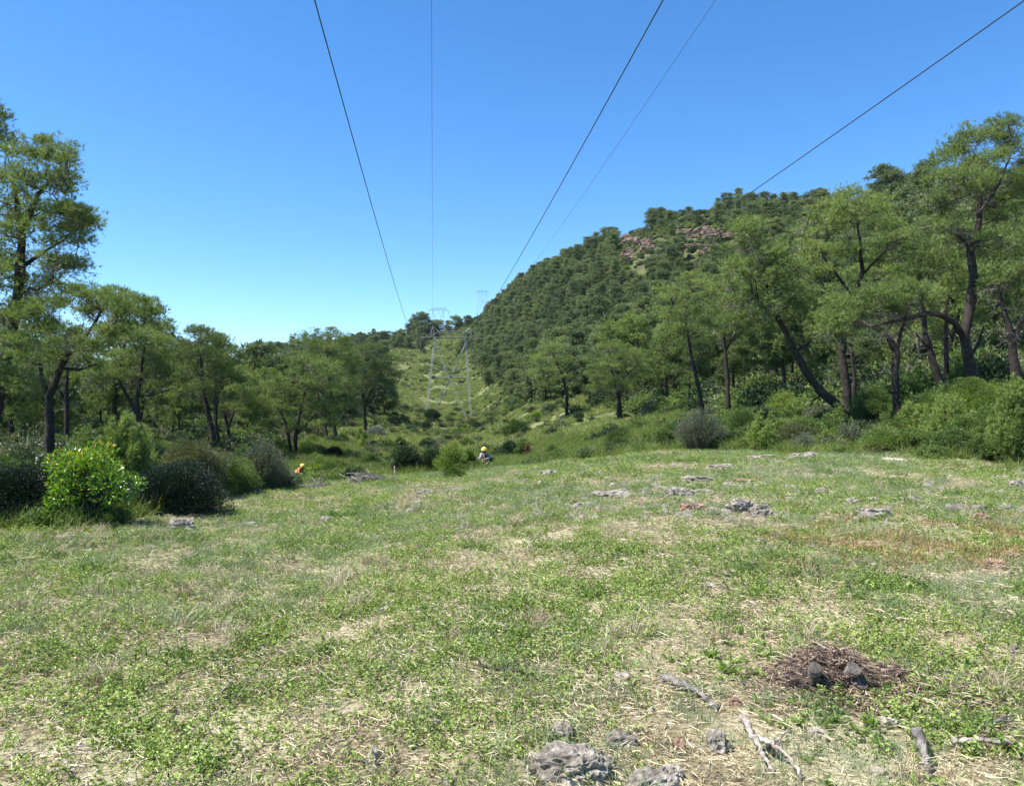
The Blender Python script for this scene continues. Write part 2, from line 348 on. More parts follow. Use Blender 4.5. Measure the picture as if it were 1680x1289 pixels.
def make_pine(trunks, blobs, rng, dens=1.0, crad=.45, tufts=38, nn=10, L=.17, w=.019, twigs=1.0, sides=6, matname='pine', upb=.55):
    """returns (trunk mesh, crown mesh) in the coordinates of the input"""
    clumps = []
    for (c, r) in blobs:
        c = np.asarray(c, float); r = np.asarray(r, float); V = 4.19*r.prod()
        k = max(4, int(dens*1.75*V**.78/(crad/.55)**2.0)); 
        for _ in range(k):
            for _t in range(12):
                u = nrm(rng.normal(size=3)); 
                if u[2] < -.25 and rng.random() < .75: u[2] = -u[2]*.5
                p = c+u*r*rng.uniform(.55, 1.0)**.6
                if all(np.linalg.norm((p-q)*[1, 1, 1.4]) > crad*.62 for q in clumps[-60:]): break
            clumps.append(p)
    P, par, R, nt = grow(trunks, clumps, rng)
    gt = G(); ch = {}
    for i, p in enumerate(par): ch.setdefault(p, []).append(i)
    done = set()
    for i in range(len(P)):                 # split the skeleton into chains
        if i in done: continue
        chain = [i]; done.add(i); cur = i
        while True:
            kids = [k for k in ch.get(cur, []) if k not in done]
            if not kids: break
            nxt = cur+1 if (cur+1 in kids) else None
            if nxt is None: break
            chain.append(nxt); done.add(nxt); cur = nxt
        pts = [P[k] for k in chain]; rr = [R[k] for k in chain]
        if par[i] >= 0: pts.insert(0, P[par[i]]); rr.insert(0, min(rr[0]*1.15, R[par[i]]))
        if len(pts) > 1:
            isT = chain[0] < nt; tube(gt, pts, np.array(rr)*(1+.08*rng.normal(size=len(rr))*isT), (sides+2) if isT else (sides if rr[0] > .03 else 3), cap=isT, a=rng.random())
    # thin dead twigs on the lower wood
    nb = [i for i in range(len(P)) if R[i] > .015 and R[i] < .12]
    for _ in range(int(len(clumps)*.9*twigs)):
        if not nb: break
        i = nb[rng.integers(len(nb))]; d = nrm(rng.normal(size=3)*[1, 1, .5]+[0, 0, -.05]); l = rng.uniform(.3, 1.1)*crad/.55
        p1 = P[i]+d*l*.5+rng.normal(size=3)*.05; p2 = P[i]+d*l+rng.normal(size=3)*.12+[0, 0, -.1*l]
        tube(gt, [P[i], p1, p2], [.013, .010, .005], 3, m=1, cap=False)
        for _k in range(2):
            e = p1+nrm(d+rng.normal(size=3)*.6)*l*.45; tube(gt, [p1, e], [.007, .004], 3, m=1, cap=False)
    gc = G(); C = np.array(clumps); n = len(C); sc = rng.uniform(.55, 1.45, n)
    cid = np.repeat(np.arange(n), tufts); m = len(cid)
    u = nrm(rng.normal(size=(m, 3))); rr = rng.random(m)**.45*np.where(rng.random(m) < .14, rng.uniform(1, 1.5, m), 1)
    u[:, 2] = np.where((u[:, 2] < -.2) & (rng.random(m) < .65), -u[:, 2], u[:, 2])
    pos = C[cid]+u*rr[:, None]*crad*sc[cid][:, None]*np.array([1.1, 1.1, .72])
    tg = nrm(np.cross(u, rng.normal(size=(m, 3)))); D = nrm(u*.45+tg*.6+[0, 0, upb]+rng.normal(size=(m, 3))*.3)
    tone = np.clip(rng.random(n)[cid]*.55+rng.random(m)*.45, 0, 1)
    needles(gc, pos, D, nn, L, w, .5, rng, a=tone, face=nrm(u+[0, 0, .25]))
    return gt.mesh('trunk', [M['bark'], M['bark_grey']], True), gc.mesh('crown', M[matname])
TREES = []
def link_tree(base, tm, cm, label, group=None, name='pine_tree'):
    for me in (tm, cm):
        co = np.zeros(len(me.vertices)*3, np.float32); me.vertices.foreach_get('co', co)
        co = co.reshape(-1, 3)-np.asarray(base, np.float32); me.vertices.foreach_set('co', co.ravel()); me.update()
    r = empty(name, base); tag(r, label, 'tree', group); obj('trunk', tm, r); obj('crown', cm, r); TREES.append((base[0], base[1])); return r
def hero(label, d, trunks, blobs, seed, yr=1.0, twigs=2.0, dens=1.0, **kw):
    twigs = max(twigs, 1.8)*1.3
    rng = np.random.default_rng(seed); k = d/FPX
    X0, r0 = trunks[0][0][:2]; g0 = on_ground(X0, d); base = g0-[0, 0, .05]
    T = []
    for q, tr in enumerate(trunks):
        pts = []
        for s in tr: pts.append((W(s[0], s[1], d+s[3]), s[2]))
        if q == 0:
            if pts[0][0][2] > base[2]: pts.insert(0, (base, pts[0][1]*1.25))
        T.append(pts)
    B = []
    for (X, row, rx, ry, *dd) in blobs:
        dd = dd[0] if dd else rng.uniform(-1, 1)*1.2
        ry = ry*1.12; B.append((W(X, row, d+dd), (rx*k, max(rx*k*yr, .8), ry*k)))
        for sg in (-1, 1): B.append((W(X+rng.uniform(-.4, .4)*rx, row+rng.uniform(-.1, .7)*ry, d+dd+max(rx*k, .7)*rng.uniform(.7, 1.1)*sg), (rx*k*.75, rx*k*.7, ry*k*.8)))
    tm, cm = make_pine(T, B, rng, twigs=twigs, dens=dens, **kw)
    return link_tree(base, tm, cm, label, None)
def generic(seed, Ht=8.5, lean=.5, wide=2.6, near=True):
    rng = np.random.default_rng(seed); lx, ly = rng.normal(size=2)*lean
    tr = []; nseg = 6; p = np.zeros(3)
    for k in range(nseg+1):
        u = k/nseg; tr.append((np.array([lx*u+rng.normal()*.12*u*2, ly*u+rng.normal()*.12*u*2, Ht*.93*u-.15]), (.14*(1-u)**.8+.025)*Ht/8.5))
    blobs = []; nb = rng.integers(10, 14)
    for b in range(nb):
        u = (.24 if not near else .27)+.7*(b+.5)/nb; rr = wide*(1-abs(u-.6)*1.1)*rng.uniform(.45, .95); a = b*2.4+rng.normal()*.5
        blobs.append(((lx*u+math.cos(a)*rr*.65, ly*u+math.sin(a)*rr*.65, Ht*u), (rng.uniform(.8, 1.5)*wide/2.4, rng.uniform(.8, 1.5)*wide/2.4, rng.uniform(.6, 1.1)*Ht/8.5)))
    blobs.append(((lx, ly, Ht*.93), (wide*.5, wide*.5, .7)))
    if near: return make_pine([tr], blobs, rng, dens=1.0, crad=.5, tufts=36, nn=7, L=.24, w=.04)
    return make_pine([tr], blobs, rng, dens=1.0, crad=.8, tufts=40, nn=5, L=.42, w=.10, sides=4, twigs=.4, matname='pine_far')

hero('tall dense pine at the left edge, its crown highest of the left trees', 26,
     [[(-25, 740, .24, 0), (0, 640, .21, 0), (22, 520, .18, 0), (33, 455, .15, 0), (36, 385, .12, 0), (22, 300, .06, 0)], [(36, 385, .1, 0), (62, 320, .07, .2), (100, 275, .04, .3)], [(34, 440, .07, 0), (70, 415, .05, .5), (125, 380, .03, .8)], [(15, 540, .08, 0), (-30, 470, .06, .3), (-50, 400, .03, .3)]],
     [(45, 250, 45, 24), (95, 262, 28, 26), (20, 290, 50, 35), (75, 305, 45, 28), (60, 345, 50, 22), (118, 350, 16, 14), (105, 388, 38, 16), (140, 362, 10, 10), (30, 390, 45, 26), (100, 436, 34, 11), (20, 440, 50, 28), (60, 470, 40, 20), (-20, 350, 45, 60), (-15, 500, 60, 35), (50, 520, 40, 22), (0, 575, 60, 30), (-40, 430, 50, 50), (20, 630, 45, 18)], 11, dens=.75)
hero('pine cut off by the left border, only its ragged crown tip showing against sky', 20,
     [[(-190, 820, .22, 0), (-150, 500, .16, 0), (-90, 260, .08, 0)]], [(-32, 186, 26, 22, 0), (-40, 215, 22, 16, 0), (-100, 280, 60, 50, 0), (-120, 400, 70, 60, 0), (-40, 620, 60, 25, 0)], 12)
hero('forked pine with a bent dark trunk and airy crown behind the bright leafy bush', 33,
     [[(82, 735, .2, 0), (80, 650, .18, 0), (92, 622, .16, 0), (106, 590, .13, 0), (125, 568, .1, 0), (146, 545, .08, .2), (170, 505, .04, .3)], [(80, 652, .11, 0), (70, 622, .09, 0), (62, 570, .06, 0)], [(105, 604, .07, 0), (130, 606, .05, .3), (160, 597, .03, .5)]],
     [(170, 483, 38, 15), (195, 500, 14, 24), (150, 510, 30, 13), (120, 485, 26, 20), (75, 500, 40, 22), (55, 540, 42, 26), (100, 545, 30, 16), (20, 560, 40, 30), (180, 545, 22, 10), (150, 565, 22, 8), (60, 590, 35, 16), (25, 620, 35, 25)], 13, dens=.7)
hero('slim straight pine trunk between the forked pine and the green juniper mound', 41, [[(110, 720, .13, 0), (109, 660, .11, 0), (110, 620, .09, 0), (112, 560, .04, 0)], [(109, 665, .07, 0), (97, 640, .05, 0), (90, 620, .03, 0)]],
     [(112, 560, 26, 14), (90, 610, 22, 12), (135, 590, 20, 12)], 14, twigs=2)
hero('sparse pine with pale bare side branches between the forked and round-crowned pines', 43,
     [[(229, 720, .17, 0), (227, 690, .15, 0), (225, 655, .12, 0), (232, 610, .09, 0), (237, 570, .05, 0)], [(228, 688, .12, 0), (212, 655, .1, 0), (194, 622, .06, 0)], [(226, 650, .06, 0), (255, 647, .04, 0), (285, 636, .025, 0)]],
     [(236, 556, 26, 13), (268, 560, 14, 14), (214, 550, 16, 12), (255, 582, 26, 12), (200, 590, 26, 14), (185, 615, 26, 12), (268, 605, 18, 10), (160, 625, 20, 18), (220, 620, 20, 8)], 15, twigs=3, dens=.6)
hero('round-crowned pine on a leaning trunk in the middle of the left skyline group', 52,
     [[(352, 730, .2, 0), (347, 700, .18, 0), (335, 650, .15, 0), (330, 600, .1, 0), (325, 560, .05, 0)], [(360, 735, .13, 0), (354, 690, .1, 0), (356, 650, .06, 0)]],
     [(325, 548, 26, 10), (350, 562, 26, 12), (300, 570, 18, 12), (330, 582, 38, 14), (365, 592, 20, 12), (305, 605, 32, 13), (350, 612, 32, 12), (385, 620, 20, 12), (320, 638, 30, 10), (365, 650, 25, 10)], 16)
hero('short pine with a twin dark trunk right of the round-crowned pine', 56, [[(378, 740, .15, 0), (374, 700, .13, 0), (366, 672, .1, 0)], [(374, 705, .1, 0), (382, 680, .08, 0), (388, 650, .05, 0)]],
     [(400, 640, 24, 12), (380, 665, 22, 10), (410, 665, 26, 12), (395, 620, 18, 10)], 17)
hero('broad bushy pine with several low trunks, directly above the worker in orange', 58,
     [[(486, 755, .2, 0), (484, 720, .17, 0), (490, 690, .12, 0), (500, 640, .07, 0)], [(478, 745, .15, 0), (471, 700, .12, 0), (455, 660, .07, 0)], [(486, 712, .1, 0), (500, 700, .08, 0), (525, 670, .05, 0)]],
     [(500, 596, 36, 13), (465, 612, 28, 14), (538, 606, 26, 14), (440, 640, 22, 16), (490, 630, 40, 16), (535, 640, 28, 18), (430, 668, 20, 14), (468, 665, 34, 16), (515, 668, 34, 16), (550, 672, 22, 14), (448, 700, 26, 11), (485, 706, 22, 8), (530, 700, 24, 10)], 18)
hero('tallest pine of the group left of the grassy corridor, its top against the sky', 74,
     [[(553, 735, .22, 0), (547, 690, .18, 0), (540, 620, .12, 0), (535, 560, .05, 0)], [(538, 730, .15, 0), (533, 690, .12, 0), (520, 640, .08, 0)]],
     [(535, 546, 24, 8), (502, 556, 20, 10), (563, 556, 14, 10), (525, 570, 32, 12), (560, 580, 26, 14), (500, 585, 24, 12), (582, 600, 18, 14), (550, 605, 30, 14), (570, 635, 26, 14), (575, 665, 20, 10)], 19)
hero('rounded pine on one straight trunk at the left border of the grassy corridor', 95,
     [[(599, 692, .22, 0), (597, 670, .2, 0), (593, 640, .15, 0), (600, 600, .07, 0)]],
     [(610, 572, 26, 10), (640, 590, 20, 10), (595, 592, 24, 12), (625, 605, 28, 12), (648, 615, 14, 9), (600, 622, 28, 11), (630, 632, 26, 10), (585, 640, 18, 10), (640, 650, 14, 7)], 20)
hero('rounded dark pine on the skyline between the left group and the corridor', 120, [[(430, 660, .2, 0), (430, 600, .1, 0)]],
     [(428, 578, 18, 7), (445, 590, 16, 8), (415, 592, 16, 8), (430, 605, 26, 10), (410, 622, 20, 9), (450, 620, 18, 9)], 21)
# right side
hero('low spreading pine standing alone in front of the wooded slope, shading scrub', 82,
     [[(1016, 662, .24, 0), (1013, 636, .2, 0), (1003, 608, .12, 0), (1000, 580, .06, 0)], [(1013, 632, .14, 0), (1030, 612, .09, 0), (1045, 600, .05, 0)]],
     [(1005, 572, 28, 9), (975, 590, 20, 10), (1035, 585, 22, 11), (1000, 600, 34, 11), (1050, 605, 16, 10), (975, 618, 24, 8), (1035, 622, 26, 8), (985, 636, 26, 9), (1032, 638, 28, 9), (1008, 628, 26, 9)], 22)
hero('slightly leaning pine at the slope foot, just left of the low spreading pine', 105,
     [[(930, 645, .22, 0), (922, 615, .18, 0), (908, 582, .1, 0)]], [(905, 572, 22, 9), (885, 590, 18, 9), (925, 590, 18, 9), (905, 604, 26, 9), (880, 615, 16, 7), (925, 618, 20, 8), (900, 628, 20, 7)], 23)
hero('slender pine on a thin straight dark trunk above the grey round shrub', 52,
     [[(1152, 668, .15, 0), (1146, 635, .13, 0), (1138, 600, .11, 0), (1130, 560, .09, 0), (1125, 520, .06, 0), (1130, 470, .03, 0)]],
     [(1135, 462, 32, 12), (1105, 482, 28, 14), (1160, 488, 26, 14), (1090, 515, 22, 14), (1130, 510, 30, 14), (1165, 530, 24, 14), (1085, 548, 20, 12), (1120, 545, 22, 9), (1150, 565, 22, 8)], 24)
hero('strongly leaning pine, its dark trunk slanting up to the left from the scrub', 34,
     [[(1394, 692, .2, 0), (1372, 664, .19, 0), (1345, 640, .18, 0), (1318, 604, .17, 0), (1298, 562, .14, 0), (1278, 524, .12, 0), (1264, 492, .08, 0), (1250, 430, .04, 0)], [(1305, 578, .07, 0), (1330, 560, .05, .4), (1350, 535, .03, .6)], [(1280, 530, .07, 0), (1235, 480, .05, -.3), (1225, 420, .03, -.3)]],
     [(1235, 375, 26, 12), (1222, 405, 32, 18), (1262, 412, 34, 20), (1205, 440, 30, 20), (1250, 455, 40, 20), (1290, 450, 30, 22), (1225, 490, 30, 14), (1275, 500, 26, 12), (1310, 490, 24, 16), (1215, 520, 20, 10)], 25)
hero('big pine with a thick upright trunk standing right behind the base of the leaning pine', 38,
     [[(1392, 672, .22, 0), (1388, 630, .2, 0), (1382, 580, .17, 0), (1385, 530, .15, 0), (1402, 480, .13, 0), (1415, 450, .11, 0), (1411, 400, .07, 0), (1405, 350, .03, 0)], [(1400, 486, .09, 0), (1375, 455, .07, 0), (1350, 420, .04, 0)], [(1400, 668, .13, 2), (1402, 620, .11, 2), (1396, 570, .08, 2)], [(1413, 452, .07, 0), (1440, 425, .05, 0), (1462, 400, .03, 0)]],
     [(1400, 328, 38, 14), (1355, 345, 36, 16), (1440, 340, 30, 16), (1325, 372, 28, 18), (1385, 365, 36, 16), (1450, 375, 30, 18), (1335, 410, 30, 18), (1385, 410, 32, 14), (1475, 410, 24, 18), (1440, 425, 20, 12), (1345, 448, 30, 14), (1460, 455, 26, 12)], 26)
hero('broken-looking pine trunk shaggy with grey dead twigs, under the low arching limb', 31,
     [[(1476, 690, .17, 0), (1470, 655, .16, 0), (1468, 610, .15, 0), (1472, 580, .14, 0), (1462, 562, .12, 0), (1452, 545, .07, 0)], [(1471, 575, .08, 0), (1480, 540, .06, 0), (1492, 500, .03, 0)]],
     [(1500, 480, 26, 10), (1470, 500, 22, 8)], 27, twigs=14)
hero('largest pine at the right, forked low with one limb arching left', 32,
     [[(1600, 645, .27, 0), (1594, 610, .24, 0), (1586, 575, .22, 0), (1582, 550, .2, 0), (1592, 505, .18, 0), (1597, 455, .16, 0), (1592, 405, .14, .2), (1606, 372, .12, .2), (1608, 330, .1, .2), (1602, 270, .05, .2)],
      [(1580, 552, .14, 0), (1566, 530, .13, -.3), (1545, 517, .12, -.8), (1520, 514, .11, -1.2), (1490, 522, .09, -1.5), (1455, 530, .07, -1.8), (1425, 536, .04, -2)],
      [(1592, 405, .08, 0), (1570, 385, .06, -.3), (1545, 372, .04, -.5)], [(1606, 350, .07, 0), (1640, 300, .05, .3), (1660, 250, .03, .5)], [(1590, 590, .07, 0), (1606, 560, .05, .3), (1614, 535, .03, .3)]],
     [(1600, 225, 34, 18), (1640, 208, 28, 14), (1560, 255, 28, 18), (1610, 265, 40, 20), (1665, 240, 30, 24), (1550, 295, 32, 20), (1600, 310, 34, 16), (1655, 300, 30, 20), (1540, 335, 26, 14), (1640, 345, 30, 14), (1680, 320, 30, 30), (1545, 370, 30, 10), (1665, 390, 36, 14), (1600, 395, 30, 10),
      (1430, 488, 38, 12, -1.8), (1395, 505, 34, 13, -1.8), (1470, 480, 36, 12, -1.5), (1370, 525, 28, 12, -2), (1515, 488, 30, 10, -1), (1360, 545, 20, 8, -2)], 28, twigs=3, dens=.85)
hero('pine trunk leaning left between the twig-covered trunk and the largest pine', 36,
     [[(1552, 655, .2, 0), (1540, 620, .18, 0), (1527, 580, .15, 0), (1518, 545, .13, 0), (1514, 500, .08, 0), (1505, 440, .04, 0)], [(1530, 588, .06, 0), (1514, 560, .05, 0), (1500, 545, .03, 0)]],
     [(1500, 420, 34, 14), (1480, 395, 28, 14), (1530, 410, 26, 14), (1500, 455, 36, 12), (1545, 440, 26, 12)], 29, twigs=2)
hero('thin dark upright pine trunk just left of the largest pine', 39, [[(1556, 645, .12, 0), (1553, 600, .11, 0), (1551, 550, .09, 0), (1556, 480, .05, 0)]], [(1560, 470, 26, 10), (1575, 445, 24, 12)], 30, twigs=1.5)
hero('pine at the right border of the photo, trunk veiled by drooping grey twigs', 31,
     [[(1676, 650, .19, 0), (1664, 600, .17, 0), (1660, 560, .15, 0), (1650, 520, .12, 0), (1640, 480, .06, 0)], [(1660, 560, .09, 0), (1690, 500, .06, 0), (1720, 440, .04, 0)]],
     [(1640, 462, 30, 10), (1680, 440, 36, 14), (1720, 420, 40, 20), (1700, 480, 30, 10)], 31, twigs=7)
hero('fork-trunked pine between the thin-trunked and the leaning pines', 58,
     [[(1194, 625, .18, 0), (1191, 590, .15, 0), (1188, 555, .1, 0), (1195, 500, .05, 0)], [(1190, 575, .09, 0), (1205, 550, .06, 0), (1215, 520, .04, 0)]],
     [(1195, 440, 28, 12), (1175, 468, 28, 14), (1215, 470, 26, 16), (1190, 500, 32, 14), (1225, 520, 24, 14), (1170, 530, 24, 10), (1200, 545, 24, 8)], 32)


LAND = [('the tallest left pine', 60, 330), ('the forked left pine', 110, 560), ('the sparse left pine', 230, 600), ('the round-crowned left pine', 335, 610), ('the bushy pine above the orange worker', 490, 650),
        ('the tall left skyline pine', 535, 590), ('the rounded pine at the corridor border', 605, 620), ('the large pylon', 738, 630), ('the small saddle pylon', 718, 530), ('the far skyline pylon', 792, 500),
        ('the low spreading pine', 1008, 600), ('the left-leaning slope pine', 905, 595), ('the slender thin-trunked pine', 1130, 520), ('the steeply leaning pine', 1290, 520), ('the thick upright pine trunk', 1395, 420),
        ('the largest right pine', 1600, 380), ('the left reddish cliff', 1045, 400), ('the right-hand rock ledge', 1165, 385), ('the skyline pair of pines', 1460, 290), ('the tall dark crest pine', 1068, 335),
        ('the hill shoulder above the middle cable', 860, 450), ('the grey round edge bush', 1150, 720), ('the twig-covered trunk', 1465, 630), ('the bright glossy bush', 148, 790), ('the dark rounded bush', 298, 810), ('the large grey bush', 440, 770),
        ('the worker in orange', 494, 775), ('the worker in the dark vest', 795, 750), ('the central yellow-green bush', 742, 765), ('the right border juniper', 1662, 720), ('the base of the leaning pine', 1390, 690), ('the base of the largest right pine', 1598, 650)]
def where(x, y, z):
    X = CX+FPX*x/y; row = HR-(z-CAMZ)/y*FPX; best = sorted(LAND, key=lambda l: math.hypot(X-l[1], row-l[2]))[0]; dx, dy = X-best[1], row-best[2]; m = math.hypot(dx, dy)
    if m < 16: q = 'right at'
    elif abs(dx) > 2.2*abs(dy): q = 'left of' if dx < 0 else 'right of'
    elif abs(dy) > 2.2*abs(dx): q = 'above' if dy < 0 else 'below'
    else: q = ('above left of' if dx < 0 else 'above right of') if dy < 0 else ('below left of' if dx < 0 else 'below right of')
    return q+' '+best[0], m
# generic prototypes, then copies on the slopes
NEARP = []; FARP = []
for k, (h, wd, ln) in enumerate([(8.5, 2.7, .5), (9.5, 2.4, .9), (7.5, 3.0, .4), (8.8, 2.2, 1.2)]):
    NEARP.append(generic(100+k, h, ln, wd, True))
for k, (h, wd, ln) in enumerate([(8, 2.6, .4), (9, 2.3, .8), (7, 2.9, .4), (8.5, 2.6, .9), (7.5, 2.1, .5), (10, 2.0, .6), (6, 3.3, .6), (9, 3.1, 1.2)]):
    FARP.append(generic(200+k, h, ln, wd, False))
FOREST = 'pines covering the slopes'
def plain_tree(p, kind, k, s, rz, label, group):
    tm, cm = (NEARP if kind == 'near' else FARP)[k]
    wx = 1.0 if kind == 'near' else .95+.40*((p[0]*7.31) % 1); wz = 1.0 if kind == 'near' else .80+.42*((p[1]*3.17) % 1)
    r = empty('pine_tree', (p[0], p[1], p[2]-.1), rz); r.scale = (s*wx, s*wx, s*wz); tag(r, label, 'tree', group)
    obj('trunk', tm, r); obj('crown', cm, r)
    return r
SPECIAL = [(1437, 222, 1.05, 2, 'round pine standing clear on the right skyline, left one of the pair'), (1488, 224, 1.0, 0, 'wide pine on the right skyline, right one of the pair'),
           (1391, 228, .6, 1, 'small pointed pine on the right skyline'), (1068, 338, 1.35, 1, 'tall dark pine rising above the rocky crest'), (1097, 342, 1.1, 3, 'pine on the crest, right beside the tall dark one'),
           (751, 668, 1.75, 2, 'round dark pine on the saddle skyline just right of the small pylon'), (690, 640, 2.2, 0, 'large dark pine on the saddle skyline just left of the small pylon'), (674, 660, 1.6, 1, 'dark pine at the left shoulder of the large saddle pine'),
           (717, 700, 1.9, 3, 'dark pine seen through the frame of the small pylon'), (655, 600, 1.6, 2, 'flat-topped dark pine leading the saddle woods on the left'), (630, 590, 1.7, 4, 'dark pine at the left end of the saddle woods'),
           (704, 655, 1.8, 4, 'dark pine filling the gap behind the small pylon legs'), (767, 640, 1.0, 0, 'low tree on the saddle right of the round dark pine'), (733, 690, 1.3, 1, 'small pine between the small pylon and the round dark pine')]
for X, d, s, k, lb in SPECIAL:
    s = s*1.45 if d > 560 else s
    plain_tree(on_ground(X, d)-[0, 0, (2.2*s if d > 500 else .8)], 'far', k, s, k*1.3, lb, None); q = on_ground(X, d); TREES.append((q[0], q[1]))
def rocky(x, y):
    X = CX+FPX*x/y; row = HR-(H(x, y)-CAMZ)/y*FPX
    return ((abs(X-1045) < 36) & (abs(row-418) < 40)) | ((abs(X-1165) < 46) & (abs(row-408) < 34)) | ((abs(X-1160) < 85) & (abs(row-358) < 10)&(X<1230))
rng = np.random.default_rng(15)
for k in range(22):
    X = rng.uniform(585, 712); d = rng.uniform(540, 690); q = on_ground(X, d); s = rng.uniform(1.3, 2.3)*(1 if X > 640 else .8); wh, mm = where(q[0], q[1], q[2]+8*s)
    plain_tree(q-[0, 0, 2.6*s], 'far', int(rng.integers(8)), s, rng.uniform(0, 6.28), 'dark pine of the saddle woods '+('close ' if mm < 40 and not wh.startswith('right at') else '')+wh, 'pines of the saddle woods'); TREES.append((q[0], q[1]))
rng = np.random.default_rng(5); cand = []
for _ in range(26000):
    y = math.sqrt(rng.uniform(46**2, 760**2)); x = rng.uniform(-.74, .74)*y
    cand.append((x, y))
cand = np.array(cand); cand = cand[np.argsort(cand[:, 1])]
X_ = CX+FPX*cand[:, 0]/cand[:, 1]; off = cand[:, 0]-corr_x(cand[:, 1])
hw = 17+6*(fbm(cand[:, 1]*.03, cand[:, 0]*0, 2)-.5)*2
ok = (coff(cand[:, 0], cand[:, 1]) > hw+np.where(off > 0, 0, 2)) & ~rocky(cand[:, 0], cand[:, 1])
ok &= ~((X_ > 1080) & (X_ < 1230) & (cand[:, 1] > 288) & (cand[:, 1] < 322) & (rng.random(len(cand)) < .85)); ok &= ~((X_ > 1385) & (cand[:, 1] > 206)); ok &= ~((X_ > 1355) & (X_ < 1385) & (cand[:, 1] > 250))
ok &= ~((cand[:, 1] < 95) & (X_ > 560) & (X_ < 1060)); ok &= ~((cand[:, 1] < 60) & (X_ > 240) & (X_ < 1110))
ok &= ~((X_ > 95) & (X_ < 150) & (cand[:, 1] > 70)); ok &= ~((X_ < 420) & (cand[:, 1] > 260)); ok &= ~((X_ < 240) & (cand[:, 1] > 110))
ok &= ~((X_ > 640) & (X_ < 800) & (cand[:, 1] > 560))
cand = cand[ok]; placed = [np.array(t) for t in TREES]; kept = []
grid = {}
def near_ok(p, r):
    gx, gy = int(p[0]//8), int(p[1]//8)
    for a in range(gx-1, gx+2):
        for b in range(gy-1, gy+2):
            for q in grid.get((a, b), ()):
                if (q[0]-p[0])**2+(q[1]-p[1])**2 < r*r: return False
    return True
for q in placed: grid.setdefault((int(q[0]//8), int(q[1]//8)), []).append(q)
for c in cand:
    if near_ok(c, (3.3 if c[0] > 0 else 4.2) if c[1] < 120 else rng.uniform(2.8, 6.5)): grid.setdefault((int(c[0]//8), int(c[1]//8)), []).append(c); kept.append(c)
kept = np.array(kept); zk = H(kept[:, 0], kept[:, 1])
NIND = 246; far_pts = []
for k, (c, z) in enumerate(zip(kept, zk)):
    X = CX+FPX*c[0]/c[1]; s = rng.uniform(.62, 1.25) if c[1] < 200 else rng.uniform(.5, 1.05); rz = rng.uniform(0, 6.28)
    if k < NIND:
        near = c[1] < 105; wh, mm = where(c[0], c[1], z+6*s); lb = ('nearby ' if near else 'tiny distant ' if c[1] > 230 else 'small ')+('very tall ' if s > 1.15 else 'tall ' if s > 1.0 else 'very low ' if s < .7 else 'low ' if s < .82 else '')+'pine '+('close ' if mm < 60 and not wh.startswith('right at') else 'well ' if mm > 110 else '')+wh
        plain_tree((c[0], c[1], z), 'near' if near else 'far', int(rng.integers(4 if near else 8)), s, rz, lb, 'pines '+wh)
    else: far_pts.append((c[0], c[1], z-.1, s*(1.1 if c[1] > 350 else 1), rz))
print('pines', len(kept), 'nearest far', kept[NIND][1] if len(kept) > NIND else None)

# ------------------------------------------------------------------ uncountable cover: one object each, points carrying plants
def scatter(name, label, protos, P, S, Rz, tilt=None, idx=None):
    P = np.asarray(P, float); n = len(P); me = bpy.data.meshes.new(name); me.vertices.add(n); me.vertices.foreach_set('co', P.astype(np.float32).ravel())
    r3 = np.zeros((n, 3), np.float32); r3[:, 2] = Rz
    if tilt is not None: r3[:, :2] = tilt
    a = me.attributes.new('rot', 'FLOAT_VECTOR', 'POINT'); a.data.foreach_set('vector', r3.ravel())
    a = me.attributes.new('scl', 'FLOAT_VECTOR', 'POINT'); S = np.asarray(S, np.float32); S3 = np.repeat(S[:, None], 3, 1) if S.ndim == 1 else S
    a.data.foreach_set('vector', S3.astype(np.float32).ravel())
    a = me.attributes.new('idx', 'INT', 'POINT'); a.data.foreach_set('value', (RNG.integers(len(protos), size=n) if idx is None else idx).astype(np.int32))
    o = obj(name, me); tag(o, label, kind='stuff')
    nt = bpy.data.node_groups.new(name+'_scatter', 'GeometryNodeTree')
    nt.interface.new_socket('Geometry', in_out='INPUT', socket_type='NodeSocketGeometry'); nt.interface.new_socket('Geometry', in_out='OUTPUT', socket_type='NodeSocketGeometry')
    gi = nt.nodes.new('NodeGroupInput'); go = nt.nodes.new('NodeGroupOutput'); iop = nt.nodes.new('GeometryNodeInstanceOnPoints'); jo = nt.nodes.new('GeometryNodeJoinGeometry')
    for pm in protos:
        po = bpy.data.objects.new(name+'_source', pm); oi = nt.nodes.new('GeometryNodeObjectInfo'); oi.inputs['Object'].default_value = po; oi.inputs['As Instance'].default_value = True
        nt.links.new(oi.outputs['Geometry'], jo.inputs[0])
    iop.inputs['Pick Instance'].default_value = True
    for an, dt, sock in (('rot', 'FLOAT_VECTOR', 'Rotation'), ('scl', 'FLOAT_VECTOR', 'Scale'), ('idx', 'INT', 'Instance Index')):
        na = nt.nodes.new('GeometryNodeInputNamedAttribute'); na.data_type = dt; na.inputs['Name'].default_value = an
        nt.links.new(na.outputs['Attribute'], iop.inputs[sock])
    nt.links.new(gi.outputs[0], iop.inputs['Points']); nt.links.new(jo.outputs[0], iop.inputs['Instance']); nt.links.new(iop.outputs[0], go.inputs[0])
    md = o.modifiers.new('scatter', 'NODES'); md.node_group = nt
    return o
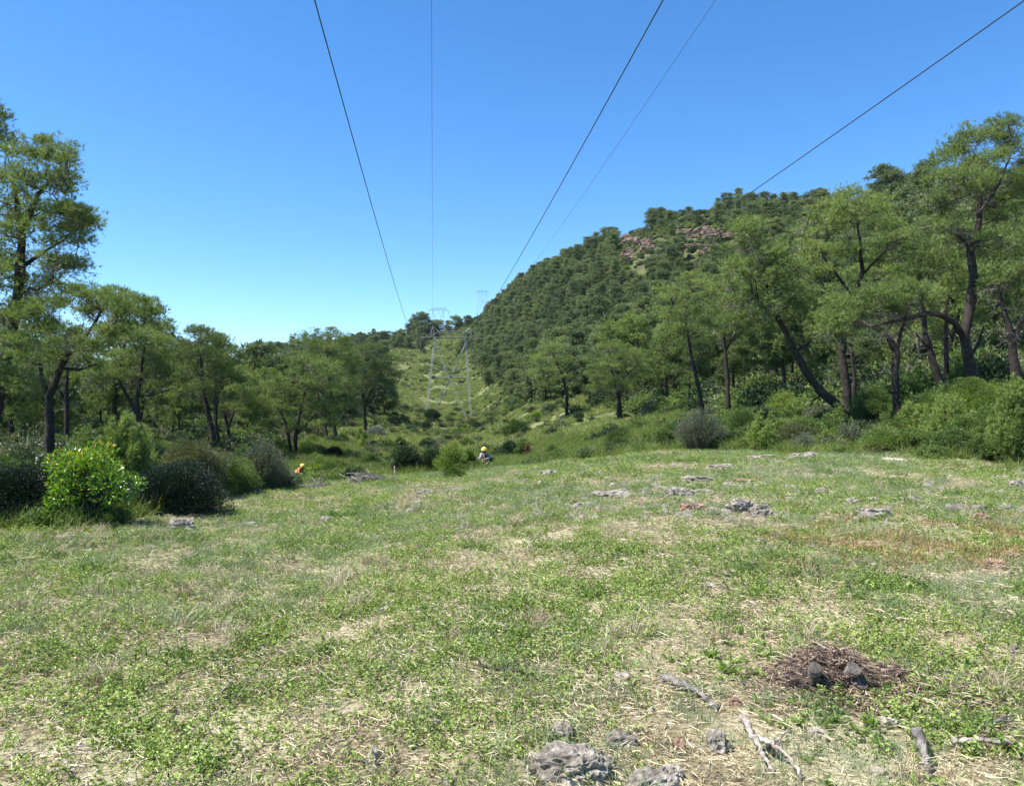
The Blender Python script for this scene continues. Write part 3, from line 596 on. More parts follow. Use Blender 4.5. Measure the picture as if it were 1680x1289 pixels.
def merged_far_tree(k):
    tm, cm = FARP[k]; me = bpy.data.meshes.new('far_pine'); g = G()
    for q, src in enumerate((tm, cm)):
        v = np.zeros(len(src.vertices)*3); src.vertices.foreach_get('co', v); v = v.reshape(-1, 3); f3 = []; f4 = []
        for p in src.polygons: (f3 if len(p.vertices) == 3 else f4).append(tuple(p.vertices))
        a = np.zeros(len(src.polygons)); src.attributes['v'].data.foreach_get('value', a)
        g.add(v, f3=f3 or None, f4=f4 or None, a=.5 if q == 0 else None, m=q)
        if q == 1 and f3: g.a3[-1] = a.copy()
    return g.mesh('far_pine', [M['bark'], M['pine_far']])
if far_pts:
    F = np.array(far_pts); print('far pines', len(F))
    scatter('distant_pine_wood', 'dense mass of distant pines up to the crest', [merged_far_tree(k) for k in range(8)], F[:, :3], np.stack([F[:, 3]*1.15, F[:, 3]*1.15, F[:, 3]*1.0], -1), F[:, 4])

def blade_patch(seed, n, rad, L, w, flat, mat, hmax=.03):
    rng = np.random.default_rng(seed); g = G(); r = rad*rng.random(n)**.6; a = rng.uniform(0, 6.28, n)
    C = np.stack([r*np.cos(a), r*np.sin(a), rng.uniform(0, hmax, n)], -1); D = rng.normal(size=(n, 3)); D[:, 2] = abs(D[:, 2])*(1-flat)*1.6+.02; 
    if flat < .5: D[:, 2] += .9
    D = nrm(D); l = L*rng.uniform(.35, 1.2, n)[:, None]; s = nrm(np.cross(D, rng.normal(size=(n, 3))))*w*.5
    bend = np.stack([rng.normal(size=n), rng.normal(size=n), -abs(rng.normal(size=n))], -1)*.22
    mid = C+D*l*.5; tip = C+nrm(D+bend)*l; 
    if flat >= .5: tip[:, 2] = np.maximum(tip[:, 2], .004)
    V = np.stack([C-s, C+s, mid+s*.85, mid-s*.85, tip], 1).reshape(-1, 3); k = np.arange(n)*5
    av = rng.random(n)
    g.add(V, f4=np.stack([k, k+1, k+2, k+3], -1), a=av); g.add(V, f3=np.stack([k+3, k+2, k+4], -1), a=av)
    return g.mesh('blades', mat)
def leaf_patch(seed, n, rad, h, L, w, mat):
    rng = np.random.default_rng(seed); g = G(); m = max(5, n//7)     # sprigs carrying leaves
    r = rad*rng.random(m)**.6; a = rng.uniform(0, 6.28, m); b = np.stack([r*np.cos(a), r*np.sin(a), 0*r], -1)
    d = nrm(rng.normal(size=(m, 3))*[.7, .7, .2]+[0, 0, .75]); hl = h*rng.uniform(.4, 1.2, m)
    for i in range(m): tube(g, [b[i], b[i]+d[i]*hl[i]], [.0016, .001], 3, a=.1, cap=False)
    k = np.repeat(np.arange(m), 7); u = np.tile(np.linspace(.2, 1, 7), m)
    C = b[k]+d[k]*(hl[k]*u)[:, None]; D = rng.normal(size=(len(k), 3))*[1, 1, .35]+[0, 0, .25]
    leaves(g, C, D, L, w, rng, a=np.clip(rng.random(m)[k]*.5+rng.random(len(k))*.5, 0, 1)); return g.mesh('leaves', mat)
def fan_points(dens, d0, d1, seed, power=1.0, tmax=.72):
    """points on the ground inside the view fan, density per square metre"""
    rng = np.random.default_rng(seed); area = tmax*(d1**2-d0**2); n = int(area*dens)
    y = np.sqrt(rng.uniform(d0**2, d1**2, n)); x = rng.uniform(-tmax, tmax, n)*y; return x, y, rng
def lay(name, label, protos, x, y, keep, s, rng, tilt=.12, dz=0.0):
    x = x[keep]; y = y[keep]; s = np.broadcast_to(s, keep.shape)[keep]; z = H(x, y)+dz; n = len(x)
    print(name, n); return scatter(name, label, protos, np.stack([x, y, z], -1), s*rng.uniform(.75, 1.25, n), rng.uniform(0, 6.28, n), rng.normal(size=(n, 2))*tilt)
# straw clippings
x, y, rng = fan_points(36, 2.2, 33, 31); mw = meadow(x, y); pat = fbm(x*.55, y*.55, 4)
keep = (rng.random(len(x)) < mw*(.65+.4*sstep(.36, .62, pat))*np.where(y < 10, 1.0, .9))
lay('dry_grass_clippings', 'straw-coloured mown clippings strewn over the meadow', [blade_patch(400+k, 100, .24, .075, .0042, .93, M['straw'], .022) for k in range(5)], x, y, keep, 1+.02*y, rng, .1)
# leafy ground cover in patches
x, y, rng = fan_points(62, 2.2, 33, 32); mw = meadow(x, y); pat = fbm(x*1.7+31, y*1.7+8, 3); pat2 = fbm(x*.45+3, y*.45+1, 3)
keep = rng.random(len(x)) < mw*(.10+.90*sstep(.415, .555, pat*.55+pat2*.45))*.95
lay('leafy_ground_cover', 'bright green low leafy plants creeping in patches over the meadow', [leaf_patch(420+k, 84, .13, .06+.012*k, .020, .0135, M['clover']) for k in range(5)], x, y, keep, 1+.02*y, rng)
x, y, rng = fan_points(7, 2.2, 33, 38); mw = meadow(x, y); pat = fbm(x*.8+60, y*.8+9, 3); keep = rng.random(len(x)) < mw*sstep(.50, .62, pat)
lay('meadow_sprigs', 'darker taller leafy sprigs standing up out of the meadow', [leaf_patch(430+k, 112, .15, .16, .026, .016, M['sprig']) for k in range(4)], x, y, keep, .8+.02*y, rng)
# fine upright grass
x, y, rng = fan_points(16, 2.2, 33, 33); mw = meadow(x, y); pat = fbm(x*.4+11, y*.4+50, 3)
keep = rng.random(len(x)) < mw*sstep(.44, .62, pat)*.9
lay('fine_meadow_grass', 'thin pale green grass standing in soft patches on the meadow', [blade_patch(440+k, 80, .16, .15, .0034, .1, M['finegrass'], .01) for k in range(4)], x, y, keep, .75+.02*y, rng)
# tall grass and herbs beyond the mown edge
x, y, rng = fan_points(8, 11, 75, 34); nm = 1-meadow(x, y); pat = fbm(x*.25, y*.25, 3)
keep = (rng.random(len(x)) < nm*(.35+.9*sstep(.4, .6, pat))*np.where(y < 45, 1, .6))
lay('tall_grass', 'uncut green grass and herbs beyond the mown edge', [blade_patch(460+k, 110, .28, .42, .011, .12, M['tallgrass'], .02) for k in range(4)], x, y, keep, .8+.012*y, rng)
rng = np.random.default_rng(35); n = 32000; y = 70+650*rng.random(n)**1.5; x = corr_x(y)+rng.uniform(-24, 24, n); x = x+np.minimum(0, x-corr_x(y))*np.clip(y-180, 0, 500)*.0045; pat = fbm(x*.12, y*.12, 3)
keep = (rng.random(len(x)) < .08+.85*sstep(.42, .58, pat))
lay('slope_grass', 'green grass covering the cleared corridor below the power line', [blade_patch(480+k, 90, .6, .6, .05, .15, M['slopegrass'], .05) for k in range(4)], x, y, keep, .55+.003*y, rng)
# low scrub under the trees and up the slopes
def scrub_mesh(seed, mat):
    rng = np.random.default_rng(seed); g = G(); n = 760; u = nrm(rng.normal(size=(n, 3))); u[:, 2] = abs(u[:, 2])
    lob = 1+.35*np.sin(3*np.arctan2(u[:, 1], u[:, 0])+seed)*np.cos(2.3*u[:, 2]*3+seed); C = u*np.array([.62, .62, .6])*(rng.random(n)**.4*lob)[:, None]*(1+.3*rng.normal(size=(n, 1))*.5)
    needles(g, C, nrm(u+[0, 0, .6]+.5*rng.normal(size=(n, 3))), 4, .12, .045, .6, rng, face=u); return g.mesh('scrub', mat)
scr = [scrub_mesh(500, M['green']), scrub_mesh(501, M['juniper']), scrub_mesh(502, M['olive']), scrub_mesh(503, M['dkgreen']), scrub_mesh(504, M['grey']), scrub_mesh(505, M['green']), scrub_mesh(506, M['dkgreen'])]
x, y, rng = fan_points(.34, 34, 760, 36, tmax=.74); off = coff(x, y); Xc = CX+FPX*x/y
pr = np.where(off < 18, .16+.6*sstep(.44, .60, fbm(x*.07, y*.07, 3)), .95)*np.where(y > 250, .4, 1)*np.where((y < 60) & (off < 14), .25, 1)
keep = rng.random(len(x)) < pr
lay('scrub', 'low evergreen scrub covering the slopes under and between the pines', scr, x, y, keep, np.where(off < 18, .4+1.0*rng.random(len(x))**2, (.8+.9*rng.random(len(x)))*np.where((y < 110) & (x > 0), 1.35, 1))*(1+.0016*y), rng, .1)
x, y, rng = fan_points(3.2, 11, 62, 37); nm = 1-meadow(x, y); pat = fbm(x*.3+40, y*.3+4, 3); keep = rng.random(len(x)) < nm*(.15+.85*sstep(.42, .6, pat))*np.where(y < 45, 1, .55)
lay('undergrowth', 'low tangled herbs and dwarf shrubs growing through the uncut grass', scr, x, y, keep, .28+.45*rng.random(len(x))**1.5, rng, .15)

# ------------------------------------------------------------------ shrubs
def shrub_mesh(kind, w, h, seed, mat, leaf=.05, dens=1.0):
    rng = np.random.default_rng(seed); g = G(); st = G(); rx = w/2
    if kind in ('round', 'loose'):
        n = int((16 if kind == 'round' else 34)*max(1, w/1.6)); lobes = []
        for k in range(n):
            u = nrm(rng.normal(size=3)); u[2] = abs(u[2]); f = rng.uniform(.35, .78) if kind == 'round' else rng.uniform(.3, .98)
            c = np.array([u[0]*rx*f, u[1]*rx*f, h*(.22+.56*u[2]*rng.uniform(.7, 1.05))]); r = rng.uniform(.24, .36)*min(w, h*1.4)*(1 if kind == 'round' else .55)
            lobes.append((c, r))
        for c, r in lobes:
            m = int(dens*8*r*r/(leaf*leaf*.5)); u = nrm(rng.normal(size=(m, 3))); rr = r*(1-.55*rng.random(m)**2.2)
            P = c+u*rr[:, None]*[1, 1, .85]; P[:, 2] = np.maximum(P[:, 2], .03*rng.random(m)+.01)
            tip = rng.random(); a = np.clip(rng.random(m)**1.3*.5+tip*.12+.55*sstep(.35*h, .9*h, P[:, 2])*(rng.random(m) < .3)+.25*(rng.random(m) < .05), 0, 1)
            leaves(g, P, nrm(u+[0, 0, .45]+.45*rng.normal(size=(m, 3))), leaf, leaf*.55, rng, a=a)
            tube(st, [rng.normal(size=3)*[.06, .06, 0]*w, c*[.5, .5, .45], c], [.012*w+.006, .007*w+.004, .004], 4, cap=False)
            for _ in range(6):
                e = c+nrm(rng.normal(size=3))*r*.8; tube(st, [c*.8+[0, 0, .02], e], [.006, .003], 3, cap=False)
    elif kind == 'juniper':
        n = int(70*dens*max(.6, w*h/2.5))
        for k in range(n):
            a = rng.uniform(0, 6.28); q = rng.random()**.6; b = np.array([math.cos(a), math.sin(a), 0])*rx*q*.85
            top = h*(1-.55*q*q)*rng.uniform(.55, 1.08); e = b*1.15+[0, 0, top]; s0 = b*.6+[0, 0, top*.12]
            L = max(.25, top*.62); m = int(26*L/leaf*.1*dens)+10; u = rng.uniform(0, 1, m)
            P = e-(e-s0)*np.minimum(1, L/np.linalg.norm(e-s0))*u[:, None]+rng.normal(size=(m, 3))*(.03+.07*u[:, None]*h*.5)
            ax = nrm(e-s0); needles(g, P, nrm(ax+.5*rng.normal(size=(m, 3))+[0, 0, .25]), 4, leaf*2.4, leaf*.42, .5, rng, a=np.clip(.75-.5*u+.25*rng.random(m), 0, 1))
            tube(st, [[b[0]*.1, b[1]*.1, 0], s0, e], [.016, .010, .004], 3, cap=False)
    elif kind == 'brush':
        n = int(150*dens*max(.6, w*h/2))
        for k in range(n):
            a = rng.uniform(0, 6.28); q = rng.random()**.55; d = np.array([math.cos(a)*q*rx, math.sin(a)*q*rx, h*math.sqrt(max(.08, 1-.8*q*q))*rng.uniform(.7, 1.05)])
            b = d*[.25, .25, 0]; mid = b*.4+d*.6*[.8, .8, .95]; tube(st, [b, mid, d], [.006, .004, .002], 3, cap=False)
            m = int(16*dens)+6; u = rng.uniform(.3, 1, m)[:, None]; P = b*(1-u)**2+2*mid*u*(1-u)+d*u*u+rng.normal(size=(m, 3))*.025
            leaves(g, P, nrm((d-b)/np.linalg.norm(d-b)+.7*rng.normal(size=(m, 3))), leaf*1.3, leaf*.4, rng, a=np.clip(rng.random()*.4+rng.random(m)*.6, 0, 1))
    return g.mesh('foliage', mat), st.mesh('stems', M['bark_grey'] if kind == 'brush' else M['twig'])
def shrub(label, kind, p, w, h, mat, seed, leaf=.05, dens=1.0, group=None, name='shrub', cat='shrub'):
    f, s = shrub_mesh(kind, w, h, seed, M[mat], leaf, dens); r = empty(name, p); tag(r, label, cat, group); obj('foliage', f, r); obj('stems', s, r); SHR.append((p[0], p[1], w/2)); return r
SHR = []
def px_shrub(label, kind, X, d, wpx, hpx, mat, seed, **kw):
    p = on_ground(X, d)-[0, 0, .03]; k = d/FPX; kw.setdefault('leaf', max(.03, d*.0019)); return shrub(label, kind, p, wpx*k, hpx*k, mat, seed, **kw)
px_shrub('bright glossy green bush with yellow and orange tips at the left meadow edge', 'loose', 148, 12.9, 150, 172, 'bright', 1, leaf=.07, dens=.9)
px_shrub('small leafy offshoot at the right foot of the bright glossy bush', 'loose', 190, 12.8, 50, 40, 'green', 2, leaf=.04)
px_shrub('dark rounded dense bush standing right of the bright glossy bush', 'round', 298, 15.6, 138, 92, 'darkleaf', 3, leaf=.035, dens=1.3)
px_shrub('low shaded dark bush at the left border beside the bright glossy bush', 'round', 30, 12.9, 130, 88, 'darkleaf', 4, leaf=.04)
px_shrub('dark low bush in shade behind the one at the left border', 'round', -50, 14, 120, 130, 'darkleaf', 40, leaf=.04)
px_shrub('tall light green juniper mound rising behind the bright glossy bush', 'juniper', 205, 17.5, 120, 150, 'juniper', 5, leaf=.04, dens=1.6)
px_shrub('smaller juniper mound left of the tall one, behind the bright glossy bush', 'juniper', 135, 18.5, 90, 125, 'juniper', 6, leaf=.04, dens=1.4)
px_shrub('grey-olive bush with loose pale leaves above the dark rounded bush', 'loose', 320, 20, 130, 115, 'olive', 7, leaf=.045)
px_shrub('mid-green bush between the dark rounded bush and the large grey one', 'round', 385, 22, 80, 66, 'green', 8, leaf=.045)
px_shrub('green bush between juniper and dark rounded bush', 'loose', 262, 18.5, 70, 80, 'green', 9, leaf=.04)
px_shrub('large grey feathery bush at the left meadow edge, tallest beside the worker in orange', 'brush', 434, 25.5, 88, 86, 'grey', 10, leaf=.05, dens=2.2)
px_shrub('grey-green brushy bush on the left flank of the large grey one', 'brush', 412, 27.5, 60, 70, 'grey', 11, leaf=.05, dens=1.8)
px_shrub('low dark grey bush hiding the legs of the worker in orange', 'brush', 466, 26.6, 46, 36, 'grey', 12, leaf=.05, dens=2.2)
px_shrub('dark-leaved bush with ragged outline at the centre, left of the yellow-green one', 'loose', 672, 32.5, 66, 72, 'dkgreen', 13, leaf=.06)
px_shrub('dark green bush filling the gap between the ragged bush and the yellow-green one', 'loose', 706, 33, 50, 62, 'dkgreen', 14, leaf=.06)
px_shrub('yellow-green bush at the central meadow edge beside the worker in the dark vest', 'loose', 740, 30, 60, 62, 'limeleaf', 15, leaf=.06)
px_shrub('low pale yellow-green sprig clump in front of the central yellow-green bush', 'loose', 742, 26.5, 40, 26, 'limeleaf', 16, leaf=.05)
px_shrub('pale loose bush reaching from the yellow-green bush toward the worker in the dark vest', 'loose', 770, 33, 30, 50, 'limeleaf', 17, leaf=.05)
px_shrub('dark bush at the left of the pair in mid corridor', 'round', 836, 62, 28, 34, 'dkgreen', 18)
px_shrub('leggy bush with reddish top beside the dark bush in mid corridor', 'loose', 856, 58, 24, 42, 'limeleaf', 19)
px_shrub('small red-leaved sprig topping the leggy corridor bush', 'loose', 866, 57.6, 10, 38, 'red', 20)
px_shrub('light green leafy bush in the corridor just right of the large pylon', 'loose', 846, 105, 40, 34, 'green', 21)
px_shrub('dark round bush between the feet of the large pylon', 'round', 708, 217, 22, 18, 'dkgreen', 22, leaf=.3)
px_shrub('grey round dense bush at the right meadow edge, biggest of the edge bushes', 'brush', 1150, 30.4, 92, 72, 'grey', 23, leaf=.05, dens=2.0)
px_shrub('dusky green bush behind the grey round one, toward the leaning pine', 'round', 1215, 33, 56, 72, 'green', 24, leaf=.05)
px_shrub('small dark-topped bush between the grey round bush and the leaning pine', 'round', 1250, 35, 50, 60, 'darkleaf', 25, leaf=.05)
px_shrub('pale twiggy half-dead bush in front of the leaning pine', 'brush', 1310, 31, 70, 44, 'silver', 26, leaf=.03, dens=.7)
px_shrub('bright lime juniper hugging the right border of the photo', 'juniper', 1662, 22.3, 74, 140, 'juniper', 27, leaf=.045, dens=1.8)
px_shrub('lime-green feathery juniper below the twig-covered trunk', 'juniper', 1560, 27, 90, 76, 'juniper', 28, leaf=.045, dens=1.5)
px_shrub('lime-green juniper left of the feathery one, beneath the largest pine', 'juniper', 1500, 29, 70, 60, 'juniper', 29, leaf=.045, dens=1.5)
px_shrub('broad yellow-green ragged heath bush at the foot of the largest pine', 'loose', 1590, 29.5, 150, 84, 'limeleaf', 30, leaf=.05, dens=1.2)
px_shrub('bright green bush at the foot of the twig-covered trunk', 'loose', 1430, 33.5, 80, 90, 'green', 31, leaf=.06)
px_shrub('rosette-leaved green bush at the mid corridor edge', 'loose', 1090, 37, 50, 48, 'juniper', 32, leaf=.06)
px_shrub('silvery grey bush under the rounded pine at the corridor border', 'round', 618, 92, 34, 18, 'silver', 33, leaf=.14)
px_shrub('bright lime small bush just right of the worker in orange', 'loose', 520, 46, 40, 26, 'bright', 34, leaf=.08)
px_shrub('grey-green rounded bush in the hollow left of the corridor', 'round', 588, 56, 36, 22, 'grey', 35, leaf=.08)
px_shrub('dark bush in the hollow right of the lime small bush', 'round', 545, 58, 30, 28, 'darkleaf', 36, leaf=.08)
# repeated shrubs of the belts: ten kinds, copied
KINDS = [('round', 1.5, 1.2, 'green', .06, 'leafy dark-green bush'), ('loose', 1.7, 1.4, 'green', .07, 'open-branched green bush'), ('juniper', 1.3, 1.5, 'juniper', .06, 'spiky juniper bush'),
         ('brush', 1.4, 1.2, 'grey', .06, 'grey brushy bush'), ('round', 1.8, 1.2, 'olive', .06, 'olive rounded bush'), ('brush', 1.6, 1.0, 'juniper', .06, 'fine-leaved heath bush'),
         ('juniper', 1.7, 1.1, 'juniper', .06, 'low wide juniper bush'), ('loose', 1.3, 1.1, 'bright', .06, 'fresh bright-green bush'), ('loose', 1.5, 1.3, 'dkgreen', .07, 'very dark ragged bush'), ('round', 1.3, 1.0, 'dkgreen', .07, 'very dark rounded bush'), ('loose', 1.4, 1.2, 'limeleaf', .06, 'yellow-green ragged bush')]
KM = [shrub_mesh(k, w, h, 700+i, M[mt], lf, 1.0) for i, (k, w, h, mt, lf, nm) in enumerate(KINDS)]
def put_shrub(x, y, i, s, rng, zone_):
    r = empty('shrub', (x, y, float(H(x, y))-.04), rng.uniform(0, 6.28)); r.scale = (s*rng.uniform(.85, 1.2), s*rng.uniform(.85, 1.2), s*rng.uniform(.8, 1.1))
    wh, mm = where(x, y, float(H(x, y))+.6*s); lb = ('small ' if s < .75 else 'big ' if s > 1.1 else 'middling ' if s < .92 else '')+KINDS[i][5]+' '+('close ' if mm < 50 and not wh.startswith('right at') else 'well ' if mm > 110 else '')+wh; tag(r, lb, 'shrub', 'bushes '+zone_); obj('foliage', KM[i][0], r); obj('stems', KM[i][1], r); SHR.append((x, y, .7*s))
rng = np.random.default_rng(77)
def belt(n, Xr, dr, sr, zone_, mix, rel=None, gap=1.0):
    c = 0
    for _ in range(n*30):
        if c >= n: break
        X = rng.uniform(*Xr); t = (X-CX)/FPX
        if rel is not None: e = float(edge_d(t*20, 20)); y = e+rel+rng.uniform(*dr)
        else: y = math.sqrt(rng.uniform(dr[0]**2, dr[1]**2))
        x = t*y; s = rng.uniform(*sr)
        if any((x-a)**2+(y-b)**2 < (gap*(.45*s+.6*q))**2 for a, b, q in SHR): continue
        if any(abs(X-px) < 26 and y < pd for px, pd in ((795, 40), (493, 44))): continue
        if any(abs(x-a) < .5 and -.5 < b-y < .5 for a, b in TREES[:24]): continue
        put_shrub(x, y, int(rng.choice(len(KINDS), p=mix)), s, rng, zone_); c += 1
A_ = np.array([3, 3, 2, 1.5, 1.5, 2, 2, .6, .8, .4, 2]); A_ = A_/A_.sum()
B_ = np.array([2, 2, 1, 2, 1.5, 1, 1, .3, 2.5, 2, .8]); B_ = B_/B_.sum()
belt(75, (1120, 1720), (.8, 12), (.6, 1.15), 'in the dense belt between the meadow and the right-hand pines', A_, rel=0)
belt(26, (1180, 1720), (34, 50), (.9, 1.5), 'among the right-hand pine trunks', A_)
belt(24, (880, 1180), (33, 62), (.5, 1.0), 'on the rough ground right of the two workers', A_)
belt(34, (-40, 400), (1.5, 14), (.7, 1.2), 'behind the left edge bushes, under the pines', B_, rel=0)
belt(26, (-40, 460), (26, 55), (.8, 1.3), 'in the hollow beneath the left pines', B_)
belt(26, (505, 660), (40, 80), (.6, 1.1), 'in the hollow between the workers and the left pines', A_)
C_ = np.array([.5, .7, .4, 1, .8, .3, .3, .5, 4, 3, 1.2]); C_ = C_/C_.sum()
belt(75, (640, 900), (72, 260), (.6, 1.8), 'dotted over the grassy corridor near the large pylon', C_, gap=2.0)

# ------------------------------------------------------------------ rocks
from mathutils import noise as mn
import bmesh
def rockmat(name, cols, scale=26):
    m, nt, p, out = newmat(name); n = noise_node(nt, scale, 8, rough=.75); n2 = noise_node(nt, scale*.2, 3)
    f = mth(nt, 'ADD', mth(nt, 'MULTIPLY', n.outputs[0], .65), mth(nt, 'MULTIPLY', n2.outputs[0], .35))
    r = ramp(nt, [(.36+.28*i/(len(cols)-1), c) for i, c in enumerate(cols)], f); nt.links.new(r.outputs[0], p.inputs['Base Color']); p.inputs['Roughness'].default_value = .9
    bu = nt.nodes.new('ShaderNodeBump'); bu.inputs['Strength'].default_value = .9; bu.inputs['Distance'].default_value = .02; nt.links.new(n.outputs[0], bu.inputs['Height']); nt.links.new(bu.outputs[0], p.inputs['Normal']); return m
M['lime'] = rockmat('pitted_limestone', [(.04, .032, .025), (.16, .138, .11), (.30, .27, .22), (.58, .53, .45)])
M['pale'] = rockmat('pale_stone', [(.22, .18, .14), (.40, .35, .28), (.56, .50, .42)])
M['rusty'] = rockmat('rusty_stone', [(.10, .06, .045), (.30, .18, .12), (.46, .34, .26)])
M['cliff'] = rockmat('cliff_stone', [(.022, .015, .011), (.09, .06, .044), (.18, .122, .09), (.27, .20, .155)], 1.1)
def rock_part(g, c, r, seed, sub=3, rough=.30, strat=0):
    bm = bmesh.new(); bmesh.ops.create_icosphere(bm, subdivisions=sub, radius=1); off = Vector((seed*3.7, seed*1.3, 0))
    V = []
    for v in bm.verts:
        p = v.co; q = p*1.3+off; d = 1+rough*(mn.fractal(q, .75, 2.1, 6)) - rough*.7*abs(mn.noise(p*3.1+off))-rough*.4*abs(mn.noise(p*7+off))-rough*.3*abs(mn.noise(p*15+off))
        w = Vector([math.copysign(abs(a)**.75, a) for a in p])*d
        if strat: w.x *= 1-.12*(math.sin(p.z*9+seed) > 0); w.y *= 1-.12*(math.sin(p.z*9+seed) > 0)
        V.append((w.x*r[0]+c[0], w.y*r[1]+c[1], w.z*r[2]+c[2]))
    bm.verts.index_update(); g.add(V, f3=[[v.index for v in f.verts] for f in bm.faces]); bm.free()
def rock(label, X, row, w, h, mat, seed, group=None, name='rock', d=None, bits=1):
    p = ground_pt(X, row+h*.35) if d is None else on_ground(X, d); k = p[1]/FPX; rx = w*k/2*1.06; rz = h*k*.8; g = G(); rr = np.random.default_rng(seed+900)
    rock_part(g, (0, 0, rz*.14), (rx, max(rx*.7, rz*.8), rz), seed, 5 if w > 100 else 4 if w > 30 else 3)
    for b in range(bits-1):
        rock_part(g, (rr.uniform(-.8, .8)*rx, rr.uniform(-.5, .5)*rx, rz*.1), (rx*rr.uniform(.25, .45), rx*.35, rz*rr.uniform(.4, .8)), seed+b*5+1, 3)
    o = obj(name, g.mesh('rock', M[mat], False), None, tuple(p)); tag(o, label, 'rock', group); o.rotation_euler = (rr.normal()*.08, rr.normal()*.08, rr.uniform(-.3, .3)); return o
rock('largest pitted grey limestone boulder at the bottom centre of the meadow', 935, 1258, 122, 54, 'lime', 1, bits=4)
rock('pinnacle of grey rock just behind the largest boulder', 922, 1206, 44, 34, 'lime', 2, bits=2)
rock('white corner rock at the left side of the largest boulder', 878, 1246, 30, 20, 'pale', 3)
rock('low grey slab right of the largest boulder', 990, 1250, 40, 24, 'lime', 4)
rock('mossy rock half hidden in leaves right of the pinnacle', 1018, 1216, 56, 26, 'lime', 5, bits=3)
rock('grey and white rock cut by the bottom border right of the largest boulder', 1062, 1284, 84, 30, 'lime', 6, bits=3)
rock('white rock beside the one cut by the bottom border', 1102, 1272, 34, 26, 'pale', 7)
rock('small reddish stone between the mossy rock and the dark pitted one', 1113, 1222, 20, 22, 'rusty', 8)
rock('dark pitted rock left of the crossed dead branches', 1176, 1222, 34, 34, 'lime', 9)
rock('grey rock right of the crossed dead branches', 1272, 1228, 26, 24, 'lime', 10)
rock('small upright white stone left of the boulders', 616, 1240, 18, 26, 'pale', 11)
rock('small cream stone next to the small upright white one', 600, 1246, 12, 12, 'pale', 12)
rock('low dark stone at the bottom border left of the boulders', 735, 1284, 26, 12, 'lime', 13)
rock('white angular stone below the stump', 1340, 1207, 32, 20, 'pale', 14)
rock('rounded cream stone lying in grass below the stump', 1456, 1186, 32, 18, 'pale', 15)
rock('small flat white stone left of the dark curved branch', 1020, 1110, 26, 10, 'pale', 16, bits=2)
rock('tan stone on bare soil near the dark curved branch', 1206, 1152, 24, 12, 'rusty', 17)
rock('flat tan stone at the bottom right corner', 1440, 1266, 30, 12, 'pale', 18)
rock('small white stone in grass left of centre', 514, 1131, 15, 8, 'pale', 19)
rock('smaller white stone beside it, left of centre', 534, 1157, 10, 11, 'pale', 20)
rock('tan round stone in the middle of the meadow', 622, 1047, 13, 9, 'pale', 21)
rock('small cream stone at the far left of the meadow', 86, 988, 14, 7, 'pale', 22)
rock('pair of pale stones at the lower left', 352, 1242, 16, 11, 'pale', 23, bits=2)
rock('grey stone right below the dark rounded bush', 298, 864, 46, 26, 'lime', 24, bits=2)
rock('flat dark grey stone right of the one below the dark rounded bush', 410, 862, 40, 10, 'lime', 25, bits=2)
rock('flat grey ledge at the foot of the large grey bush', 408, 810, 48, 10, 'lime', 26, bits=3)
rock('white slab stone left of centre on the meadow', 550, 839, 22, 8, 'pale', 27)
rock('grey rubble next to the white slab stone', 536, 853, 26, 12, 'lime', 28, bits=3)
rock('grey pitted stone in the upper meadow, left of centre', 675, 841, 20, 13, 'lime', 29)
rock('low grey stones in front of the central bushes', 700, 808, 34, 10, 'lime', 30, bits=3)
rock('dark stone with reddish side below the central yellow-green bush', 748, 806, 18, 11, 'lime', 31)
rock('small tan stone below the dark stone with reddish side', 757, 833, 16, 6, 'rusty', 32)
rock('brown-grey rubble at the meadow edge left of centre', 630, 781, 24, 7, 'rusty', 33, bits=3)
rock('grey stone on the meadow edge right of the worker in the dark vest', 902, 776, 30, 13, 'lime', 34, bits=2)
rock('long low grey rock in the upper right meadow', 1008, 812, 62, 13, 'lime', 35, bits=4)
rock('small grey rock at the right end of the long low one', 1056, 813, 26, 12, 'lime', 36)
rock('domed grey rock in the upper right meadow', 1118, 811, 50, 22, 'lime', 37, bits=2)
rock('rusty-sided rock with a grey cap below the domed rock', 1136, 836, 46, 19, 'rusty', 38, bits=2)
rock('large fissured grey rock, left one of the pair right of the rusty-sided rock', 1214, 833, 48, 28, 'lime', 39, bits=3)
rock('wedge-shaped grey rock, right one of the fissured pair', 1248, 841, 34, 28, 'lime', 40, bits=2)
rock('small cream stone near the top of the right meadow', 1080, 792, 16, 6, 'pale', 41)
rock('flat grey outcrop behind the domed rock', 1150, 787, 60, 11, 'lime', 42, bits=4)
rock('flat grey outcrop in front of the grey round bush', 1182, 766, 46, 10, 'lime', 43, bits=3)
rock('flat grey outcrop right of the one before the grey round bush', 1248, 752, 50, 12, 'lime', 44, bits=3)
rock('grey rock at the foot of the leaning pine scrub', 1318, 749, 40, 14, 'lime', 45, bits=3)
rock('brownish low rock between the flat outcrops', 1220, 790, 40, 10, 'rusty', 46, bits=3)
rock('low grey rock in the right meadow below the leafy patch', 1395, 823, 26, 13, 'lime', 47, bits=2)
rock('long broken grey ledge at right of the meadow', 1432, 842, 66, 16, 'lime', 48, bits=5)
rock('whitish peaked rock at the right meadow edge', 1468, 757, 40, 12, 'pale', 49, bits=3)
rock('upper small grey rock of the right-hand trio', 1522, 793, 22, 11, 'lime', 50)
rock('lower grey rock of the right-hand trio', 1546, 804, 24, 11, 'lime', 51)
rock('left pale rock of the right-hand trio', 1503, 799, 18, 8, 'pale', 52)
rock('blocky grey rock touching the right border of the photo', 1668, 798, 32, 18, 'lime', 53, bits=2)
rock('orange-tinted rock in dry grass at right', 1610, 850, 28, 18, 'rusty', 54, bits=2)
rock('tan rock close to the right border', 1661, 913, 26, 15, 'rusty', 55)
